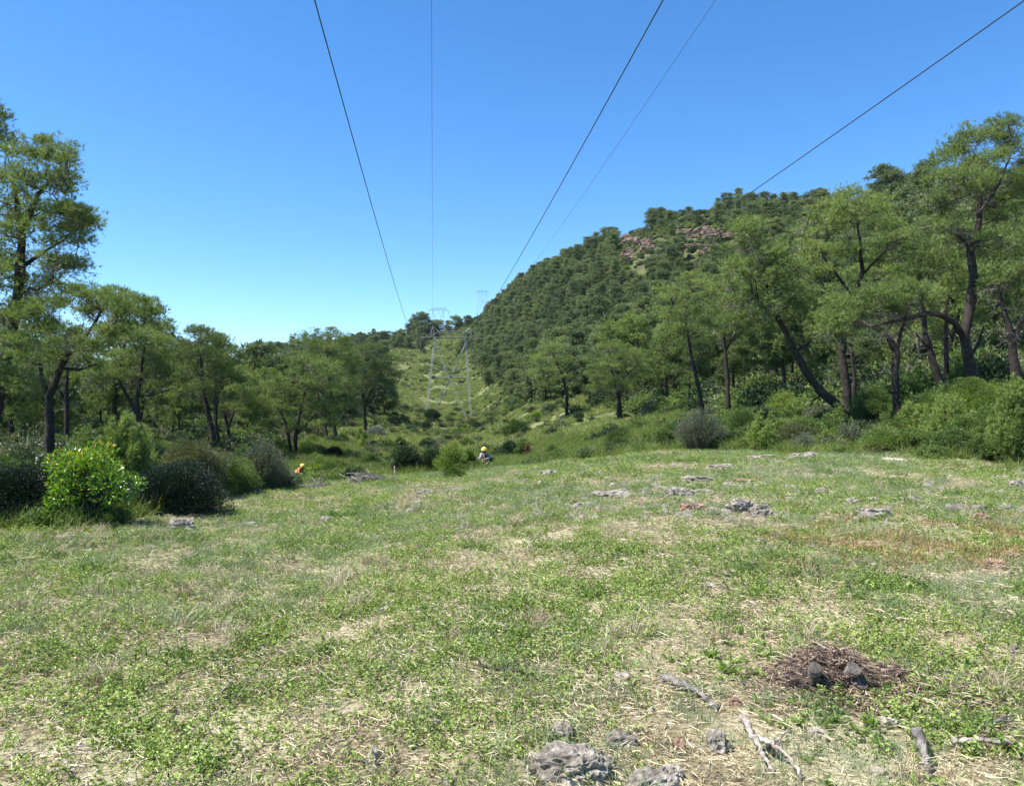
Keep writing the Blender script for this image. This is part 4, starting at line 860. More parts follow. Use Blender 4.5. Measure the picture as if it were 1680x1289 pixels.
rock('crumbled tan rock left of the one close to the right border', 1630, 926, 36, 18, 'rusty', 56, bits=4)
rock('small grey-white rock left in the dry patch at right', 1250, 888, 18, 11, 'lime', 57)
rock('reddish rock right in the dry patch at right', 1327, 886, 26, 12, 'rusty', 58, bits=2)
rock('flat tan stones between the two rocks of the dry patch', 1298, 890, 26, 7, 'pale', 59, bits=2)
rock('pale flat stone in the mid right meadow', 1160, 960, 34, 8, 'pale', 60)
rr = np.random.default_rng(8)
ROCKS = [('domed grey rock', 1118, 811), ('rusty-sided rock', 1136, 836), ('fissured pair of rocks', 1230, 836), ('long low grey rock', 1010, 812), ('grey rock on the meadow edge', 902, 776), ('flat outcrops by the grey round bush', 1190, 768), ('long broken grey ledge', 1432, 842), ('small cream stone', 1080, 792), ('right-hand trio of rocks', 1525, 797), ('dry-patch rocks', 1290, 888), ('orange-tinted rock', 1610, 850), ('whitish peaked rock', 1468, 757), ('low rock under the leafy patch', 1395, 823), ('rock at the leaning pine scrub', 1318, 749)]
for k in range(46):
    X = rr.uniform(880, 1640); row = rr.uniform(768, 850) if rr.random() < .8 else rr.uniform(850, 900)
    mt = rr.choice(['lime', 'lime', 'pale']); nb_ = sorted(ROCKS, key=lambda l: math.hypot(X-l[1], (row-l[2])*1.5))[0]
    rock(('small loose grey' if mt == 'lime' else 'small loose pale')+' stone nearest the '+nb_[0], X, row, rr.uniform(8, 18), rr.uniform(4, 9), mt, 200+k, 'loose stones of the upper right meadow', name='stone')
def outcrop(label, X0, X1, r0, r1, n, seed, size, d0=150, d1=420):
    rr = np.random.default_rng(seed); g = G(); c0 = None
    for k in range(n):
        X = rr.uniform(X0, X1); row = rr.uniform(r0, r1); p = ground_pt(X, row, d0, d1)
        if c0 is None: c0 = p.copy()
        q = p-c0; s = size*rr.uniform(.6, 1.3); rock_part(g, (q[0], q[1], q[2]+s*.0), (s*rr.uniform(1, 1.9), s*.9, s*rr.uniform(.5, .95)), seed+k, 3, .4, 1)
    o = obj('rock_outcrop', g.mesh('rock_outcrop', M['cliff']), None, tuple(c0)); tag(o, label, 'rock outcrop'); return o
outcrop('reddish rock cliff below the crest, left and tallest one', 1022, 1072, 390, 408, 26, 300, 2.1)
outcrop('lower foot of the left reddish cliff', 1024, 1040, 402, 428, 15, 330, 1.9)
outcrop('reddish rock ledge right of the tallest cliff', 1122, 1205, 378, 390, 24, 360, 1.9)
outcrop('broken lower ledge under the right-hand rock ledge', 1128, 1172, 404, 418, 12, 390, 1.6)
outcrop('small pale rocks on the left shoulder of the hill', 985, 1000, 388, 398, 5, 420, 1.4)
outcrop('pale rock knob on the crest left of the tall dark pine', 1036, 1052, 352, 358, 4, 440, 1.8)
outcrop('pale earthy rocks on the saddle in front of the small pylon', 690, 726, 548, 556, 9, 460, 2.2, 400, 700)
# broken rubble between the outcrops and small pebbles in the meadow
pg = [];
for k in range(3):
    g = G(); rock_part(g, (0, 0, .2), (1, .8, .6), 600+k, 2); pg.append(g.mesh('pebble', M['pale'] if k == 0 else M['lime']))
x, y, rng = fan_points(1.6, 2.4, 32, 41); keep = (rng.random(len(x)) < meadow(x, y)*sstep(.45, .65, fbm(x*.3+70, y*.3, 3)))
lay('pebbles', 'small pebbles and stone chips scattered in the meadow', pg, x, y, keep, .014+.0011*y, rng, .2)

rng = np.random.default_rng(43); n = 2600; q = np.array([ground_pt(X, row)[:2] for X, row in zip(rng.uniform(860, 1690, n), 752+rng.random(n)**1.3*105)]); x, y = q[:, 0], q[:, 1]
lay('stone_rubble', 'broken grey stone fragments lying among the outcrops of the upper right meadow', [pg[1], pg[2], pg[1]], x, y, rng.random(n) < sstep(.45, .62, fbm(x*.9+5, y*.9, 3)), .03+.11*rng.random(n)**2.5, rng, .25, -.01)
# ------------------------------------------------------------------ fallen branches, stump, snag, brush
def branch(label, pts, r, mat='bark_grey', name='dead_branch', kids=()):
    P = []
    for (X, row, lift) in pts:
        q = ground_pt(X, row); q[2] += lift; P.append(q)
    P = np.array(P); base = P[0].copy(); n = len(P); t = np.linspace(0, n-1, n*5); Q = np.stack([np.interp(t, range(n), P[:, c]) for c in range(3)], -1)
    rs = np.random.default_rng(int(pts[0][0])); Q += rs.normal(size=Q.shape)*r*.25; R = np.interp(t, range(n), np.linspace(r, r*.5, n))*(1+.12*rs.normal(size=len(t)))
    g = G(); tube(g, Q-base, R, 8)
    for (i, dx, dy, dz, rr_) in kids:
        a = Q[int(i*(len(Q)-1))]-base; tube(g, [a, a+np.array([dx, dy, dz])*.5+rs.normal(size=3)*.01, a+np.array([dx, dy, dz])], [rr_, rr_*.8, rr_*.4], 6)
    o = obj(name, g.mesh('branch', M[mat], True), None, tuple(base)); tag(o, label, 'branch'); return o
M['bark_white'] = barkmat('bleached_wood', (.14, .11, .09), (.46, .40, .33), 30)
branch('dark grey curved branch lying left of the stump', [(1086, 1122, .03), (1112, 1133, .045), (1145, 1146, .045), (1177, 1166, .02)], .024)
branch('thin dark stick lying across the meadow centre', [(785, 1105, .05), (815, 1110, .05), (850, 1117, .06), (895, 1124, .03)], .009, 'bark', kids=[(.1, -.05, .05, .03, .006), (.5, .08, .05, .04, .005)])
branch('upper pale stick in the centre of the meadow', [(810, 1031, .04), (838, 1041, .05)], .008, 'bark_white')
branch('bleached branch, steeper one of the crossed pair near the bottom', [(1217, 1200, .07), (1232, 1228, .08), (1250, 1258, .05), (1268, 1278, .03)], .018, 'bark_white')
branch('bleached branch, longer one of the crossed pair near the bottom', [(1238, 1230, .06), (1262, 1246, .08), (1290, 1258, .05), (1316, 1284, .02)], .014, 'bark_white', kids=[(.4, .1, .05, .05, .006)])
branch('knobbly grey branch standing up at the bottom right', [(1504, 1218, .05), (1508, 1240, .09), (1518, 1262, .07), (1528, 1289, .03)], .024, 'bark_grey')
branch('broken stick with pale wood touching the right border', [(1564, 1231, .04), (1600, 1233, .05), (1650, 1235, .05), (1700, 1238, .03)], .015, 'bark_white')
branch('short grey stick near the right border above the broken one', [(1655, 1078, .03), (1690, 1064, .05)], .018)
branch('forked dry twig at the far right above the broken stick', [(1620, 1212, .04), (1640, 1204, .07), (1662, 1190, .05)], .01, 'bark_grey', kids=[(.5, .02, -.08, .04, .006)])
branch('arched thin twig at the lower left', [(346, 1164, .03), (372, 1150, .09), (384, 1128, .05)], .007, 'bark_white')
branch('straight pale stalk at the left of the meadow', [(300, 1054, .04), (385, 1048, .05)], .005, 'bark_white')
branch('long pale stalk below the straight one at left', [(345, 1090, .04), (425, 1099, .05)], .005, 'bark_white')
branch('slanting straw-coloured stick at left of centre', [(516, 1100, .03), (546, 1134, .06)], .006, 'bark_white')
branch('pale stick at the bottom left corner', [(100, 1258, .03), (122, 1284, .04)], .008, 'bark_white')
branch('thin white stalk at the bottom left', [(110, 1239, .04), (160, 1239, .05)], .005, 'bark_white')
branch('curved dry stick left of the bottom centre', [(694, 1196, .04), (715, 1202, .06), (735, 1201, .03)], .008, 'bark_white')
branch('slanting pale stick between the crossed pair and the stump', [(1262, 1182, .03), (1284, 1200, .05)], .007, 'bark_white')
branch('small crooked stick on the bare soil in the upper left meadow', [(560, 851, .04), (592, 864, .05)], .018, 'bark_white')
def stump():
    p = ground_pt(1365, 1125); k = p[1]/FPX; root = empty('tree_stump', tuple(p)); tag(root, 'old cut stump with three dark stubs in a mound of brown litter, at right', 'stump')
    g = G(); rock_part(g, (-8*k, .02, .0), (70*k, .22, 50*k), 77, 4, .5); rock_part(g, (62*k, .05, .0), (58*k, .18, 26*k), 78, 4, .5); rock_part(g, (-62*k, .0, .0), (28*k, .12, 22*k), 79, 3, .5); MVERT = np.concatenate(g.v); obj('root_mound', g.mesh('root_mound', M['litter_soil'], True), root)
    cutm = rockmat('cut_face', [(.05, .04, .032), (.12, .10, .08), (.24, .20, .165)], 60)
    for X, row, r, tl in ((1314, 1076, 10, (-.25, -.75)), (1376, 1078, 10.5, (.1, -.8)), (1386, 1099, 11, (.15, -.9))):
        c = np.array([(X-1365)*k, -.205, (1125-row)*k+.0]); dr = nrm(np.array([tl[0], tl[1], .75])); g = G(); a = c-dr*.22
        tube(g, [a, (a+c)/2, c-dr*.02, c], np.array([1.2, 1.05, 1.0, .96])*r*k, 14, cap=False); th = np.linspace(0, 6.2832, 14, endpoint=False)
        o = obj('cut_stub', g.mesh('cut_stub', M['bark_grey'], True), root)
        A = nrm(np.cross(dr, [0, 1, 0])); B = np.cross(dr, A); g = G(); V = [c+dr*.002]+[c+dr*.001+r*k*.96*(math.cos(t)*A+math.sin(t)*B)*(1+.05*math.sin(3*t)) for t in th]
        g.add(V, f3=[(0, 1+i, 1+(i+1) % 14) for i in range(14)]); obj('cut_face', g.mesh('cut_face', cutm), o)
    rs = np.random.default_rng(9); MV = MVERT[MVERT[:, 2] > .012]; pick = MV[rs.integers(len(MV), size=3600)]+rs.normal(size=(3600, 3))*.008+[0, 0, .008]; n = 3400; g = G(); a = rs.uniform(0, 6.28, n); q = rs.random(n)**.7*(1+.35*np.sin(3*a+1)+.2*np.sin(7*a)); C = np.stack([(25+100*q*np.cos(a))*k, -.06+.34*q*np.sin(a), np.zeros(n)], -1)
    C[:, 2] = .01+np.maximum(0, 58*k*np.sqrt(np.maximum(0, 1-((C[:, 0]+8*k)/(66*k))**2-(C[:, 1]/.24)**2)))*rs.uniform(.5, 1.05, n)+.03*rs.random(n); D = rs.normal(size=(n, 3))*[1, 1, .2]
    needles(g, pick, nrm(rs.normal(size=(3600, 3))*[1, 1, .2]), 1, .06, .0065, .2, rs); needles(g, C[::2], nrm(D[::2]), 1, .10, .007, .2, rs); needles(g, C[1::2], nrm(D[1::2]), 1, .045, .012, .2, rs); obj('twig_litter', g.mesh('twig_litter', M['litter']), root)
M['litter_soil'] = rockmat('litter_soil', [(.02, .015, .012), (.06, .042, .033), (.13, .095, .07)], 30)
stump()
# reddish-brown litter around the stump, broad weeds, dry tufts
rng = np.random.default_rng(51); sp = ground_pt(1400, 1128); n = 260
x = sp[0]+rng.normal(size=n)*.28+.08; y = sp[1]+rng.normal(size=n)*.16-.02
lay('brown_leaf_litter', 'reddish-brown litter strewn round the stump', [blade_patch(520+k, 60, .12, .05, .006, .9, M['litter'], .03) for k in range(3)], x, y, np.ones(n, bool), np.ones(n), rng)
def weed(seed):
    rs = np.random.default_rng(seed); g = G(); n = 11; a = rs.uniform(0, 6.28, n); D = np.stack([np.cos(a), np.sin(a), rs.uniform(.25, 1.1, n)], -1)
    leaves(g, np.zeros((n, 3))+[0, 0, .01], nrm(D), .06, .028, rs, fold=.2); return g.mesh('weed', M['broad'])
n = 170; cxs = np.array([ground_pt(a, b)[:2] for a, b in ((1370, 1165), (1500, 1150), (1300, 1110), (1170, 1085), (1640, 1130), (1230, 1060), (1480, 1080), (1400, 1200))])
ci = rng.integers(len(cxs), size=n); x = cxs[ci, 0]+rng.normal(size=n)*.3; y = cxs[ci, 1]+rng.normal(size=n)*.26
lay('broad_leaved_weeds', 'pale green broad-leaved weeds near the stump', [weed(k) for k in range(4)], x, y, np.ones(n, bool), np.ones(n)*.9, rng)
x, y, rng = fan_points(1.3, 2.4, 22, 52); keep = rng.random(len(x)) < meadow(x, y)*sstep(.48, .6, fbm(x*.5+90, y*.5+4, 3))
lay('dry_grass_tufts', 'upright tufts of dead straw-brown grass', [blade_patch(540+k, 90, .07, .2, .0036, .15, M['straw'], .01) for k in range(3)], x, y, keep, .9+.02*y, rng)
rng = np.random.default_rng(61); n = 900; q = np.array([ground_pt(X, row)[:2] for X, row in zip(rng.uniform(1270, 1680, n), rng.normal(885, 26, n))]); x, y = q[:, 0], q[:, 1]
lay('rusty_dry_plants', 'rust-tinged dried low plants in a patch at the right of the meadow', [blade_patch(560+k, 60, .16, .09, .006, .3, M['rust'], .01) for k in range(3)], x, y, rng.random(n) < .3*sstep(.42, .62, fbm(x*1.6, y*1.6, 3)), np.ones(n)*1.3, rng)
def snag():
    p = on_ground(58, 17); r = empty('dead_tree', tuple(p-[0, 0, .05])); tag(r, 'small bare dead tree with pale twisted limbs left of the bright glossy bush', 'tree'); k = 17/FPX; g = G()
    f = lambda X, row, dy=0: np.array([(X-58)*k, dy, 0])+[0, 0, CAMZ+(HR-row)*k-p[2]]
    tube(g, [(0, 0, -.1), f(60, 790), f(60, 762), f(62, 742)], [.05, .05, .04, .03], 8); tube(g, [f(60, 750), f(67, 742, .1), f(68, 730, .1), f(62, 724)], [.03, .022, .018, .01], 6)
    tube(g, [f(60, 785), f(50, 770, -.1), f(38, 758, -.1)], [.025, .018, .01], 6); tube(g, [f(61, 745), f(64, 735, -.1)], [.02, .01], 6); obj('trunk', g.mesh('trunk', M['bark_white'], True), r)
snag()
def brush_pile(label, X, row, wpx, hpx, n, seed, mat='bark_grey'):
    p = ground_pt(X, row); k = p[1]/FPX; rs = np.random.default_rng(seed); g = G()
    for _ in range(n):
        c = rs.normal(size=3)*[wpx*k*.25, .3, 0]+[0, 0, abs(rs.normal())*hpx*k*.3+.03]; d = nrm(rs.normal(size=3)*[1, .6, .22]); l = rs.uniform(.2, .6)
        tube(g, [c-d*l, c+rs.normal(size=3)*.04, c+d*l], [.016, .013, .006], 4); 
    o = obj('brush_pile', g.mesh('brush_pile', M[mat], True), None, tuple(p)); tag(o, label, 'brush pile')
brush_pile('pile of cut grey branches at the meadow edge left of the central bushes', 610, 793, 70, 16, 90, 1)
brush_pile('scattered cut branches at the foot of the large grey bush', 520, 803, 60, 10, 50, 2)
brush_pile('small heap of cut grey twigs on the edge near the right outcrops', 985, 742, 40, 12, 50, 3)

# ------------------------------------------------------------------ power line
D1 = 222.0; PS = D1/FPX
def cp(x, y, dy=0): return np.array([(680+x/5.153-740)*PS, dy, (699-(470+y/5.153))*PS])
M['steel'] = plain('galvanised_steel', (.46, .445, .41), .55, .0, .25, 2); M['steel_dark'] = plain('weathered_steel', (.16, .15, .14), .6, .0, .2, 2)
M['glass'] = plain('insulator_glass', (.035, .03, .03), .25, 0); M['concrete'] = plain('concrete', (.42, .40, .37), .9)
def lattice(g, a, b, w0, w1, ch=.055, n=None, m=0):
    a = np.array(a, float); b = np.array(b, float); L = np.linalg.norm(b-a); T = (b-a)/L; A = nrm(np.cross(T, [0, 1, 0.01])); B = np.array([0, 1.0, 0])
    n = n or max(3, int(L/((w0+w1)*.7))); cs = [(1, 1), (-1, 1), (-1, -1), (1, -1)]
    pt = lambda u, c: a+(b-a)*u+(A*c[0]+B*c[1])*(w0*(1-u)+w1*u)/2
    for c in cs: bar(g, pt(0, c), pt(1, c), ch, m)
    for s in range(n):
        for q in range(4):
            c, d = cs[q], cs[(q+1) % 4]; 
            if s % 2: c, d = d, c
            bar(g, pt(s/n, c), pt((s+1)/n, d), ch*.55, m)
def build_pylon():
    r = empty('power_pylon', (0, 0, 0)); BL, BR, TL, TR = cp(90, 1205), cp(485, 1185), cp(172, 432), cp(430, 432)
    for a, b in ((BL, TL), (BR, TR)):
        g = G(); lattice(g, a, b, .46, .34, .085); bar(g, a+[0, 0, -1.5], a, .3); obj('leg', g.mesh('leg', M['steel']), r)
    for a, b in ((cp(112, 1215, .3), cp(445, 450, .3)), (cp(470, 1190, -.3), cp(160, 450, -.3))):
        g = G(); lattice(g, a, b, .30, .26, .07); obj('cross_brace', g.mesh('cross_brace', M['steel']), r)
    g = G()
    for x0, x1, y in ((130, 200, 1010), (125, 218, 945), (140, 262, 885), (335, 455, 830), (165, 460, 766), (372, 465, 900), (398, 470, 965), (418, 480, 1027), (182, 438, 702), (200, 250, 600), (395, 436, 600)):
        bar(g, cp(x0, y), cp(x1, y), .10 if y != 766 else .2)
    obj('rungs', g.mesh('rungs', M['steel_dark']), r)
    g = G()
    for dy in (-.45, .45):
        bar(g, cp(52, 436, 0), cp(130, 432, dy), .13); bar(g, cp(130, 432, dy), cp(480, 432, dy), .15); bar(g, cp(480, 432, dy), cp(566, 438, 0), .13); bar(g, cp(130, 432, dy), cp(205, 380, dy), .1)
        bar(g, cp(205, 380, dy), cp(430, 380, dy), .12); bar(g, cp(430, 380, dy), cp(545, 434, 0), .1); bar(g, cp(60, 434, 0), cp(160, 405, dy), .08)
        xs = list(range(205, 431, 32))
        for i, x in enumerate(xs[:-1]): bar(g, cp(x, 380 if i % 2 else 432, dy), cp(xs[i+1], 432 if i % 2 else 380, dy), .07)
    for x in range(130, 481, 50): bar(g, cp(x, 432, -.45), cp(x, 432, .45), .07)
    obj('crossarm', g.mesh('crossarm', M['steel_dark']), r)
    for pk, ft in (((155, 335), ((130, 432), (205, 382), (172, 432), (225, 400))), ((475, 345), ((430, 382), (480, 432), (425, 432), (405, 392)))):
        g = G()
        for f in ft:
            for dy in (-.3, .3): bar(g, cp(f[0], f[1], dy), cp(*pk), .055)
        obj('earth_wire_peak', g.mesh('earth_wire_peak', M['steel']), r)
    for x in (55, 312, 563):
        g = G(); a = cp(x, 440); b = cp(x, 528); 
        for s in range(13): c = a+(b-a)*(.06+.9*s/12); tube(g, [c, c+[0, 0, -.06], c+[0, 0, -.12]], [.13, .17, .08], 8)
        tube(g, [a, b], .04, 5); tube(g, [b+[-.3, 0, 0], b+[.3, 0, 0]], .06, 6); obj('insulator_string', g.mesh('insulator_string', M['glass']), r)
    g = G()
    for c in (BL, BR, cp(112, 1215, .3), cp(470, 1190, -.3)):
        q = c-[0, 0, 1.2]; tube(g, [q, c+[0, 0, .15]], [.45, .35], 8)
    obj('footing', g.mesh('footing', M['concrete']), r); return r
py = build_pylon(); py.location = ((740-CX)/FPX*D1, D1, CAMZ+(HR-699)/FPX*D1); py.rotation_euler = (0, 0, math.atan(.106))
tag(py, 'large pale lattice power pylon standing in the grassy corridor', 'pylon', 'pylons of the power line')
p2 = copy_tree(py, ((719.5-CX)/FPX*667, 667, CAMZ+(HR-557)/FPX*667), math.atan(.106)); p2['label'] = 'smaller lattice pylon on the saddle, seen just above the large one'
p3 = copy_tree(py, ((792-CX)/FPX*955, 955, CAMZ+(HR-513)/FPX*955), .0); p3['label'] = 'tiny far pylon peeping over the skyline left of the wooded hill'
M['cable'] = plain('cable', (.035, .038, .045), .5, 0, .1)
def att(p, x, y):
    q = cp(x, y); c, s = math.cos(p.rotation_euler[2]), math.sin(p.rotation_euler[2]); return np.array([q[0]*c+p.location[0], q[0]*s+p.location[1], q[2]+p.location[2]])
def cable(label, x0, ax, ay, zc, a, y0, r):
    e1, e2, e3 = att(py, ax, ay), att(p2, ax, ay), att(p3, ax, ay); ys = np.concatenate([np.linspace(-150, 60, 60), np.linspace(63, e1[1], 50)])
    z = CAMZ+zc+a*(ys-y0)**2; z += (e1[2]-(CAMZ+zc+a*(e1[1]-y0)**2))*np.clip((ys-60)/(e1[1]-60), 0, 1)**2
    xs = x0-.1063*ys; xs += (e1[0]-(x0-.1063*e1[1]))*np.clip(ys/e1[1], 0, 1); P = np.stack([xs, ys, z], -1)
    P = np.vstack([P]+[(p_*(1-u)+q_*u)-[0, 0, 4*sg*u*(1-u)] for p_, q_, sg in ((e1, e2, 12), (e2, e3, 6)) for u in np.linspace(.03, 1, 40)])
    g = G(); tube(g, P, r, 6); o = obj('power_cable', g.mesh('cable', M['cable'], True)); tag(o, label, 'cable', 'cables of the power line'); return o
cable('left thick conductor cable, passing left of the vertical thin wire', -4.95+.107*19, 55, 528, 9.75, .00025, 60, .019)
cable('middle thick conductor cable, meeting the hill skyline', 3.8+.106*19, 312, 528, 9.75, .00025, 60, .019)
cable('right thick conductor cable, crossing in front of the wooded hill', 12.9+.107*19, 563, 528, 9.75, .00025, 60, .019)
cable('thin earth wire running almost vertically up the sky', -.05, 155, 335, 15.8, .0003, 70, .0085)
cable('thin faint earth wire right of the middle conductor', 11.4, 475, 345, 15.8, .0003, 70, .0085)

# ------------------------------------------------------------------ the two workers
def skin(name, verts, edges, radii, mat, parent=None, sub=2):
    me = bpy.data.meshes.new(name); me.from_pydata([tuple(v) for v in verts], edges, []); o = bpy.data.objects.new(name, me); COL.objects.link(o)
    md = o.modifiers.new('s', 'SKIN'); md.use_smooth_shade = True
    for i, v in enumerate(me.skin_vertices[0].data): v.radius = (radii[i], radii[i]) if not isinstance(radii[i], tuple) else radii[i]; v.use_root = (i == 0)
    s2 = o.modifiers.new('u', 'SUBSURF'); s2.levels = sub; s2.render_levels = sub
    bpy.context.view_layer.update(); dg = bpy.context.evaluated_depsgraph_get(); m2 = bpy.data.meshes.new_from_object(o.evaluated_get(dg)); o.modifiers.clear(); o.data = m2; bpy.data.meshes.remove(me)
    m2.materials.clear(); m2.materials.append(mat); m2.polygons.foreach_set('use_smooth', [True]*len(m2.polygons))
    if parent: o.parent = parent
    return o
M['skinc'] = plain('skin', (.42, .24, .16), .6, 0, .05); M['yellow'] = plain('helmet_yellow', (.85, .62, .08), .35, 0, .03); M['navy'] = plain('navy_cloth', (.025, .025, .06), .85); M['pale_cloth'] = plain('pale_grey_cloth', (.30, .28, .33), .85)
M['orange'] = plain('orange_cloth', (.85, .20, .04), .8, 0, .1); M['black'] = plain('black_rubber', (.012, .012, .012), .6); M['band'] = plain('pale_reflective_band', (.8, .72, .55), .4); M['mach'] = plain('machine_white', (.75, .74, .7), .4); M['darkcloth'] = plain('dark_trouser_cloth', (.05, .055, .05), .9)
def person(label, p, rz, J, top, vest):
    root = empty('person', p, rz); tag(root, label, 'person'); J = {k: np.array(v, float) for k, v in J.items()}
    V = []; E = []; R = []
    def ad(v, r, par=None):
        V.append(np.array(v, float)); R.append(r)
        if par is not None: E.append((par, len(V)-1))
        return len(V)-1
    pel = ad(J['pelvis'], (.15, .12)); ch = ad(J['chest'], (.16, .12), ad(J['pelvis']*.5+J['chest']*.5, (.14, .11), pel)); nk = ad(J['neck'], .055, ch)
    hd = ad(J['head'], (.075, .09), nk); ad(J['head']+(J['head']-J['neck'])*.65, .075, hd); fw = nrm(J['look']); ad(J['head']+fw*.10+np.array([0, 0, -.01]), .016, hd)
    for s in ('l', 'r'):
        sh_ = ad(J['sh'+s], .055, ch); el = ad(J['el'+s], .042, sh_); wr = ad(J['ha'+s], .028, el); d = nrm(J['ha'+s]-J['el'+s]); pm = ad(J['ha'+s]+d*.06, (.036, .018), wr)
        sd = nrm(np.cross(d, [0, 0, 1])); dn = np.cross(sd, d)
        for f in range(4):
            o_ = sd*(f-1.5)*.02; l = (.028, .034, .031, .024)[f]; a = ad(V[pm]+o_+d*.035, .009, pm); b = ad(V[a]+d*l*.6-dn*l*.6, .0085, a); ad(V[b]-d*l*.3-dn*l*.7, .008, b)
        a = ad(V[wr]+sd*.04*(1 if s == 'l' else -1)+d*.03, .010, wr); ad(V[a]+d*.03-dn*.03, .009, a)
        hp = ad(J['hp'+s], .085, pel); kn = ad(J['kn'+s], .06, hp); an = ad(J['an'+s], .042, kn); ad(J['an'+s]+np.array([.0, -.16, -.04]), .035, an)
    skin('body', V, E, R, M['skinc'], root)
    L = lambda a, b, u: J[a]*(1-u)+J[b]*u
    tv = [J['pelvis'], L('pelvis', 'chest', .5), J['chest'], L('chest', 'neck', .75)]; te = [(0, 1), (1, 2), (2, 3)]; tr = [(.175, .14), (.165, .13), (.19, .14), .08]
    sv = []; se = []; sr = []
    for s in ('l', 'r'):
        q = len(sv); sv += [J['chest']*.4+J['sh'+s]*.6, J['sh'+s], J['el'+s], L('el'+s, 'ha'+s, .85)]; se += [(q, q+1), (q+1, q+2), (q+2, q+3)]; sr += [.07, .075, .06, .045]
    if vest:
        skin('vest', tv, te, tr, M[top], root)
        for q in (0, 4): skin('sleeve', sv[q:q+4], [(0, 1), (1, 2), (2, 3)], sr[q:q+4], M['pale_cloth'], root)
    else:
        b = len(tv); skin('jacket', tv+sv, te+[(2, b), (2, b+4)]+[(i+b, j+b) for i, j in se], tr+sr, M[top], root)
        ax = nrm(J['chest']-J['pelvis']); c = L('pelvis', 'chest', .65); g = G(); tube(g, [c-ax*.03, c+ax*.03], [.185, .19], 14, cap=False); obj('reflective_band', g.mesh('band', M['band'], True), root)
        g = G(); a = L('elr', 'har', .3); b2 = L('elr', 'har', .55); tube(g, [a, b2], .068, 10, cap=False); obj('reflective_band', g.mesh('band', M['band'], True), root)
    skin('trousers', [J['pelvis'], J['hpl'], J['knl'], J['anl'], J['hpr'], J['knr'], J['anr']], [(0, 1), (1, 2), (2, 3), (0, 4), (4, 5), (5, 6)], [(.17, .14), .10, .078, .062, .10, .078, .062], M['darkcloth'], root)
    for s in ('l', 'r'):
        skin('boot', [J['an'+s]+[0, .02, .08], J['an'+s]+[0, .01, -.02], J['an'+s]+[0, -.17, -.04]], [(0, 1), (1, 2)], [.06, .06, .045], M['black'], root)
        d = nrm(J['ha'+s]-J['el'+s]); skin('glove', [J['ha'+s]-d*.02, J['ha'+s]+d*.05], [(0, 1)], [.04, .045], M['black'], root)
    h = J['head']; up = nrm(h-J['neck']); g = G(); th = np.linspace(0, math.pi/2, 6); pts = [h+up*(.02+.13*math.sin(t)) for t in th]; tube(g, pts, [.13*math.cos(t)+.004 for t in th], 16)
    br = h+up*.025; tube(g, [br, br+up*.012], [.155, .145], 16); g2 = G(); tube(g2, [br+fw*.06-up*.1, br+fw*.1-up*.03], [.075, .08], 10); ho = obj('helmet', g.mesh('helmet', M['yellow'], True), root); obj('visor', g2.mesh('visor', M['black'], True), ho)
    for s in (-1, 1):
        sd = nrm(np.cross(fw, up))*s; g = G(); tube(g, [h+sd*.085, h+sd*.125], [.045, .04], 10); obj('ear_muff', g.mesh('ear_muff', M['orange'], True), ho)
        g = G(); e = h+fw*.088+sd*.033+up*.0; tube(g, [e-fw*.008, e+fw*.006], [.012, .007], 6); obj('eye', g.mesh('eye', M['black'], True), root)
    return root
def cutter(label, p, rz, a, b, h1, h2):
    r = empty('brush_cutter', p, rz); tag(r, label, 'brush cutter', 'brush cutters held by the workers'); a = np.array(a, float); b = np.array(b, float); d = nrm(b-a)
    g = G(); tube(g, [a, b], .016, 8); obj('shaft', g.mesh('shaft', M['mach'], True), r)
    g = G(); tube(g, [a-d*.22, a-d*.2, a-d*.02, a], [.06, .11, .10, .05], 12); tube(g, [a-d*.12-[0, 0, .08], a-d*.12-[0, 0, .16]], [.09, .07], 10); obj('engine', g.mesh('engine', M['black'], True), r)
    g = G(); c = a+(b-a)*.38; tube(g, [np.array(h1, float), c+[0, 0, .02], np.array(h2, float)], .013, 8); obj('handlebar', g.mesh('handlebar', M['black'], True), r)
    g = G(); tube(g, [b+[0, 0, .02], b-[0, 0, .03]], [.05, .07], 12); tube(g, [b-[0, 0, .03], b-[0, 0, .036]], [.14, .14], 20); obj('cutting_head', g.mesh('cutting_head', M['black'], True), r)
    g = G(); c = b-d*.18; tube(g, [c, c-[0, 0, .06]], [.1, .16], 12); obj('guard', g.mesh('guard', M['mach'], True), r)
xg = (795-CX)/FPX*39; g1 = np.array([xg, 39.0, CAMZ+(HR-788)/FPX*39])
person('person in yellow helmet and dark vest over pale sleeves, waist-deep in scrub', tuple(g1), 0,
       dict(pelvis=(.05, .02, .92), chest=(.02, -.03, 1.26), neck=(0, -.06, 1.45), head=(-.02, -.12, 1.58), look=(-.35, -1, -.55), shl=(.21, -.02, 1.38), shr=(-.17, -.06, 1.38), ell=(.27, -.12, 1.15), elr=(-.2, -.26, 1.2), hal=(.06, -.34, 1.12), har=(-.32, -.42, 1.13),
            hpl=(.14, 0, .86), hpr=(-.06, 0, .86), knl=(.17, -.06, .5), knr=(-.1, -.1, .5), anl=(.18, .04, .1), anr=(-.14, -.02, .1)), 'navy', True)
cutter('brush cutter with white shaft held by the worker in the dark vest', tuple(g1), 0, (.30, -.02, 1.02), (-.95, -1.35, .15), (-.34, -.47, 1.12), (.06, -.39, 1.1))
xg = (491-CX)/FPX*42; hz = float(H(xg, 42.0)); g2_ = np.array([xg, 42.0, CAMZ+(HR-804)/FPX*42])
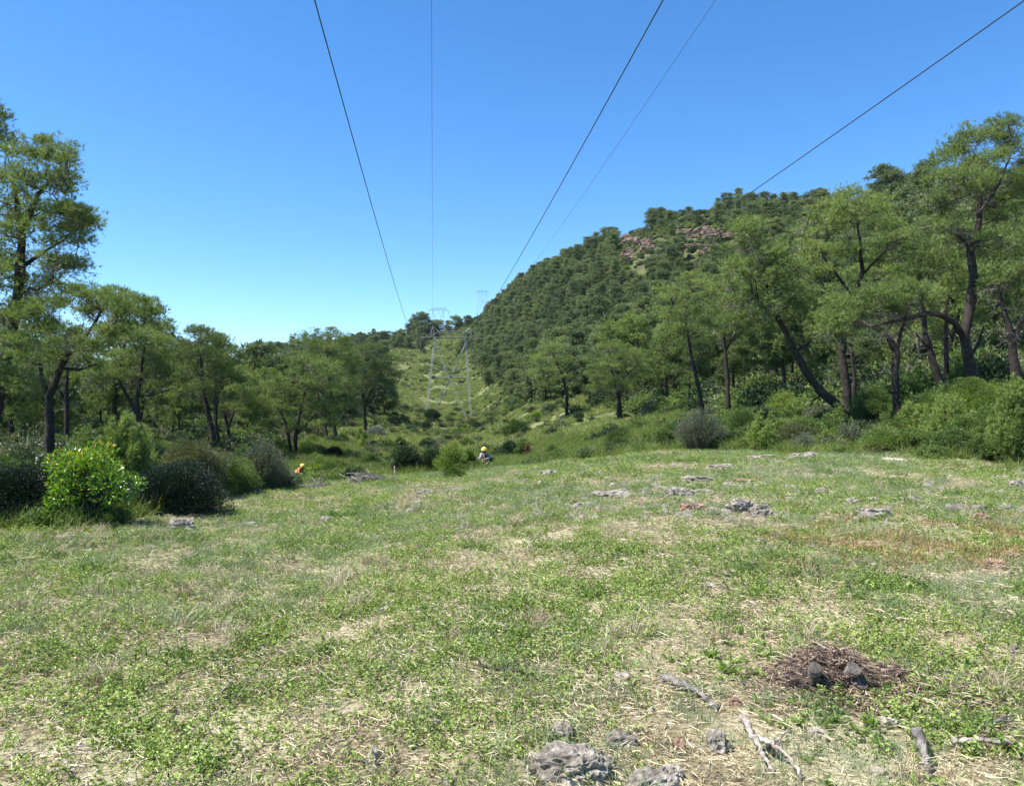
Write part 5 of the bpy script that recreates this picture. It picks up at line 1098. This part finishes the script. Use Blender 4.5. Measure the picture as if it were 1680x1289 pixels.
person('person in orange jacket and yellow helmet stooping beside the large grey bush', tuple(g2_), 0,
       dict(pelvis=(-.14, .02, .84), chest=(.0, -.02, 1.12), neck=(.12, -.05, 1.24), head=(.2, -.1, 1.33), look=(1, -.5, -.8), shl=(.08, .16, 1.22), shr=(.02, -.2, 1.2), ell=(.16, .2, .98), elr=(.06, -.3, .97), hal=(.34, .06, .86), har=(.28, -.2, .82),
            hpl=(-.12, .1, .8), hpr=(-.14, -.08, .8), knl=(.02, .12, .45), knr=(-.06, -.14, .45), anl=(-.08, .16, .1), anr=(-.16, -.12, .1)), 'orange', False)
cutter('brush cutter held low by the stooping worker in orange', tuple(g2_), 0, (-.12, -.3, .86), (1.2, .1, .15), (.36, .1, .86), (.3, -.22, .8))

# ------------------------------------------------------------------ thin summer haze
def haze():
    bm = bmesh.new(); bmesh.ops.create_cube(bm, size=1); me = bpy.data.meshes.new('haze'); bm.to_mesh(me); bm.free()
    m = bpy.data.materials.new('haze'); m.use_nodes = True; nt = m.node_tree; nt.nodes.clear(); o_ = nt.nodes.new('ShaderNodeOutputMaterial'); v = nt.nodes.new('ShaderNodeVolumePrincipled')
    v.inputs['Color'].default_value = (.80, .90, 1, 1); v.inputs['Density'].default_value = .00004; v.inputs['Anisotropy'].default_value = .2; nt.links.new(v.outputs[0], o_.inputs['Volume']); me.materials.append(m)
    o = obj('haze', me, None, (0, 0, 60)); o.scale = (10400, 10400, 520); tag(o, 'thin summer haze over the valley', kind='stuff')
haze()

# ------------------------------------------------------------------ labels that still coincide are told apart by their place from left to right
def tell_apart():
    by = {}
    for o in COL.objects:
        if o.parent is None and 'category' in o and 'label' in o: by.setdefault(o['label'], []).append(o)
    num = ['leftmost', 'second from left', 'third from left', 'fourth from left', 'fifth from left', 'sixth from left', 'seventh from left', 'eighth from left', 'ninth from left', 'tenth from left']
    for lb, L in by.items():
        if not 1 < len(L) <= 10: continue
        L.sort(key=lambda o: o.location.x/max(o.location.y, .1))
        for k, o in enumerate(L):
            t = 'rightmost' if k == len(L)-1 else num[k]; n = lb+', '+t+(' of the two' if len(L) == 2 else '')
            if len(n.split()) > 16: n = lb.replace('tiny distant ', '').replace('nearby ', '').replace('well ', '').replace('close ', '')+', '+t
            if len(n.split()) <= 16: o['label'] = n
tell_apart()
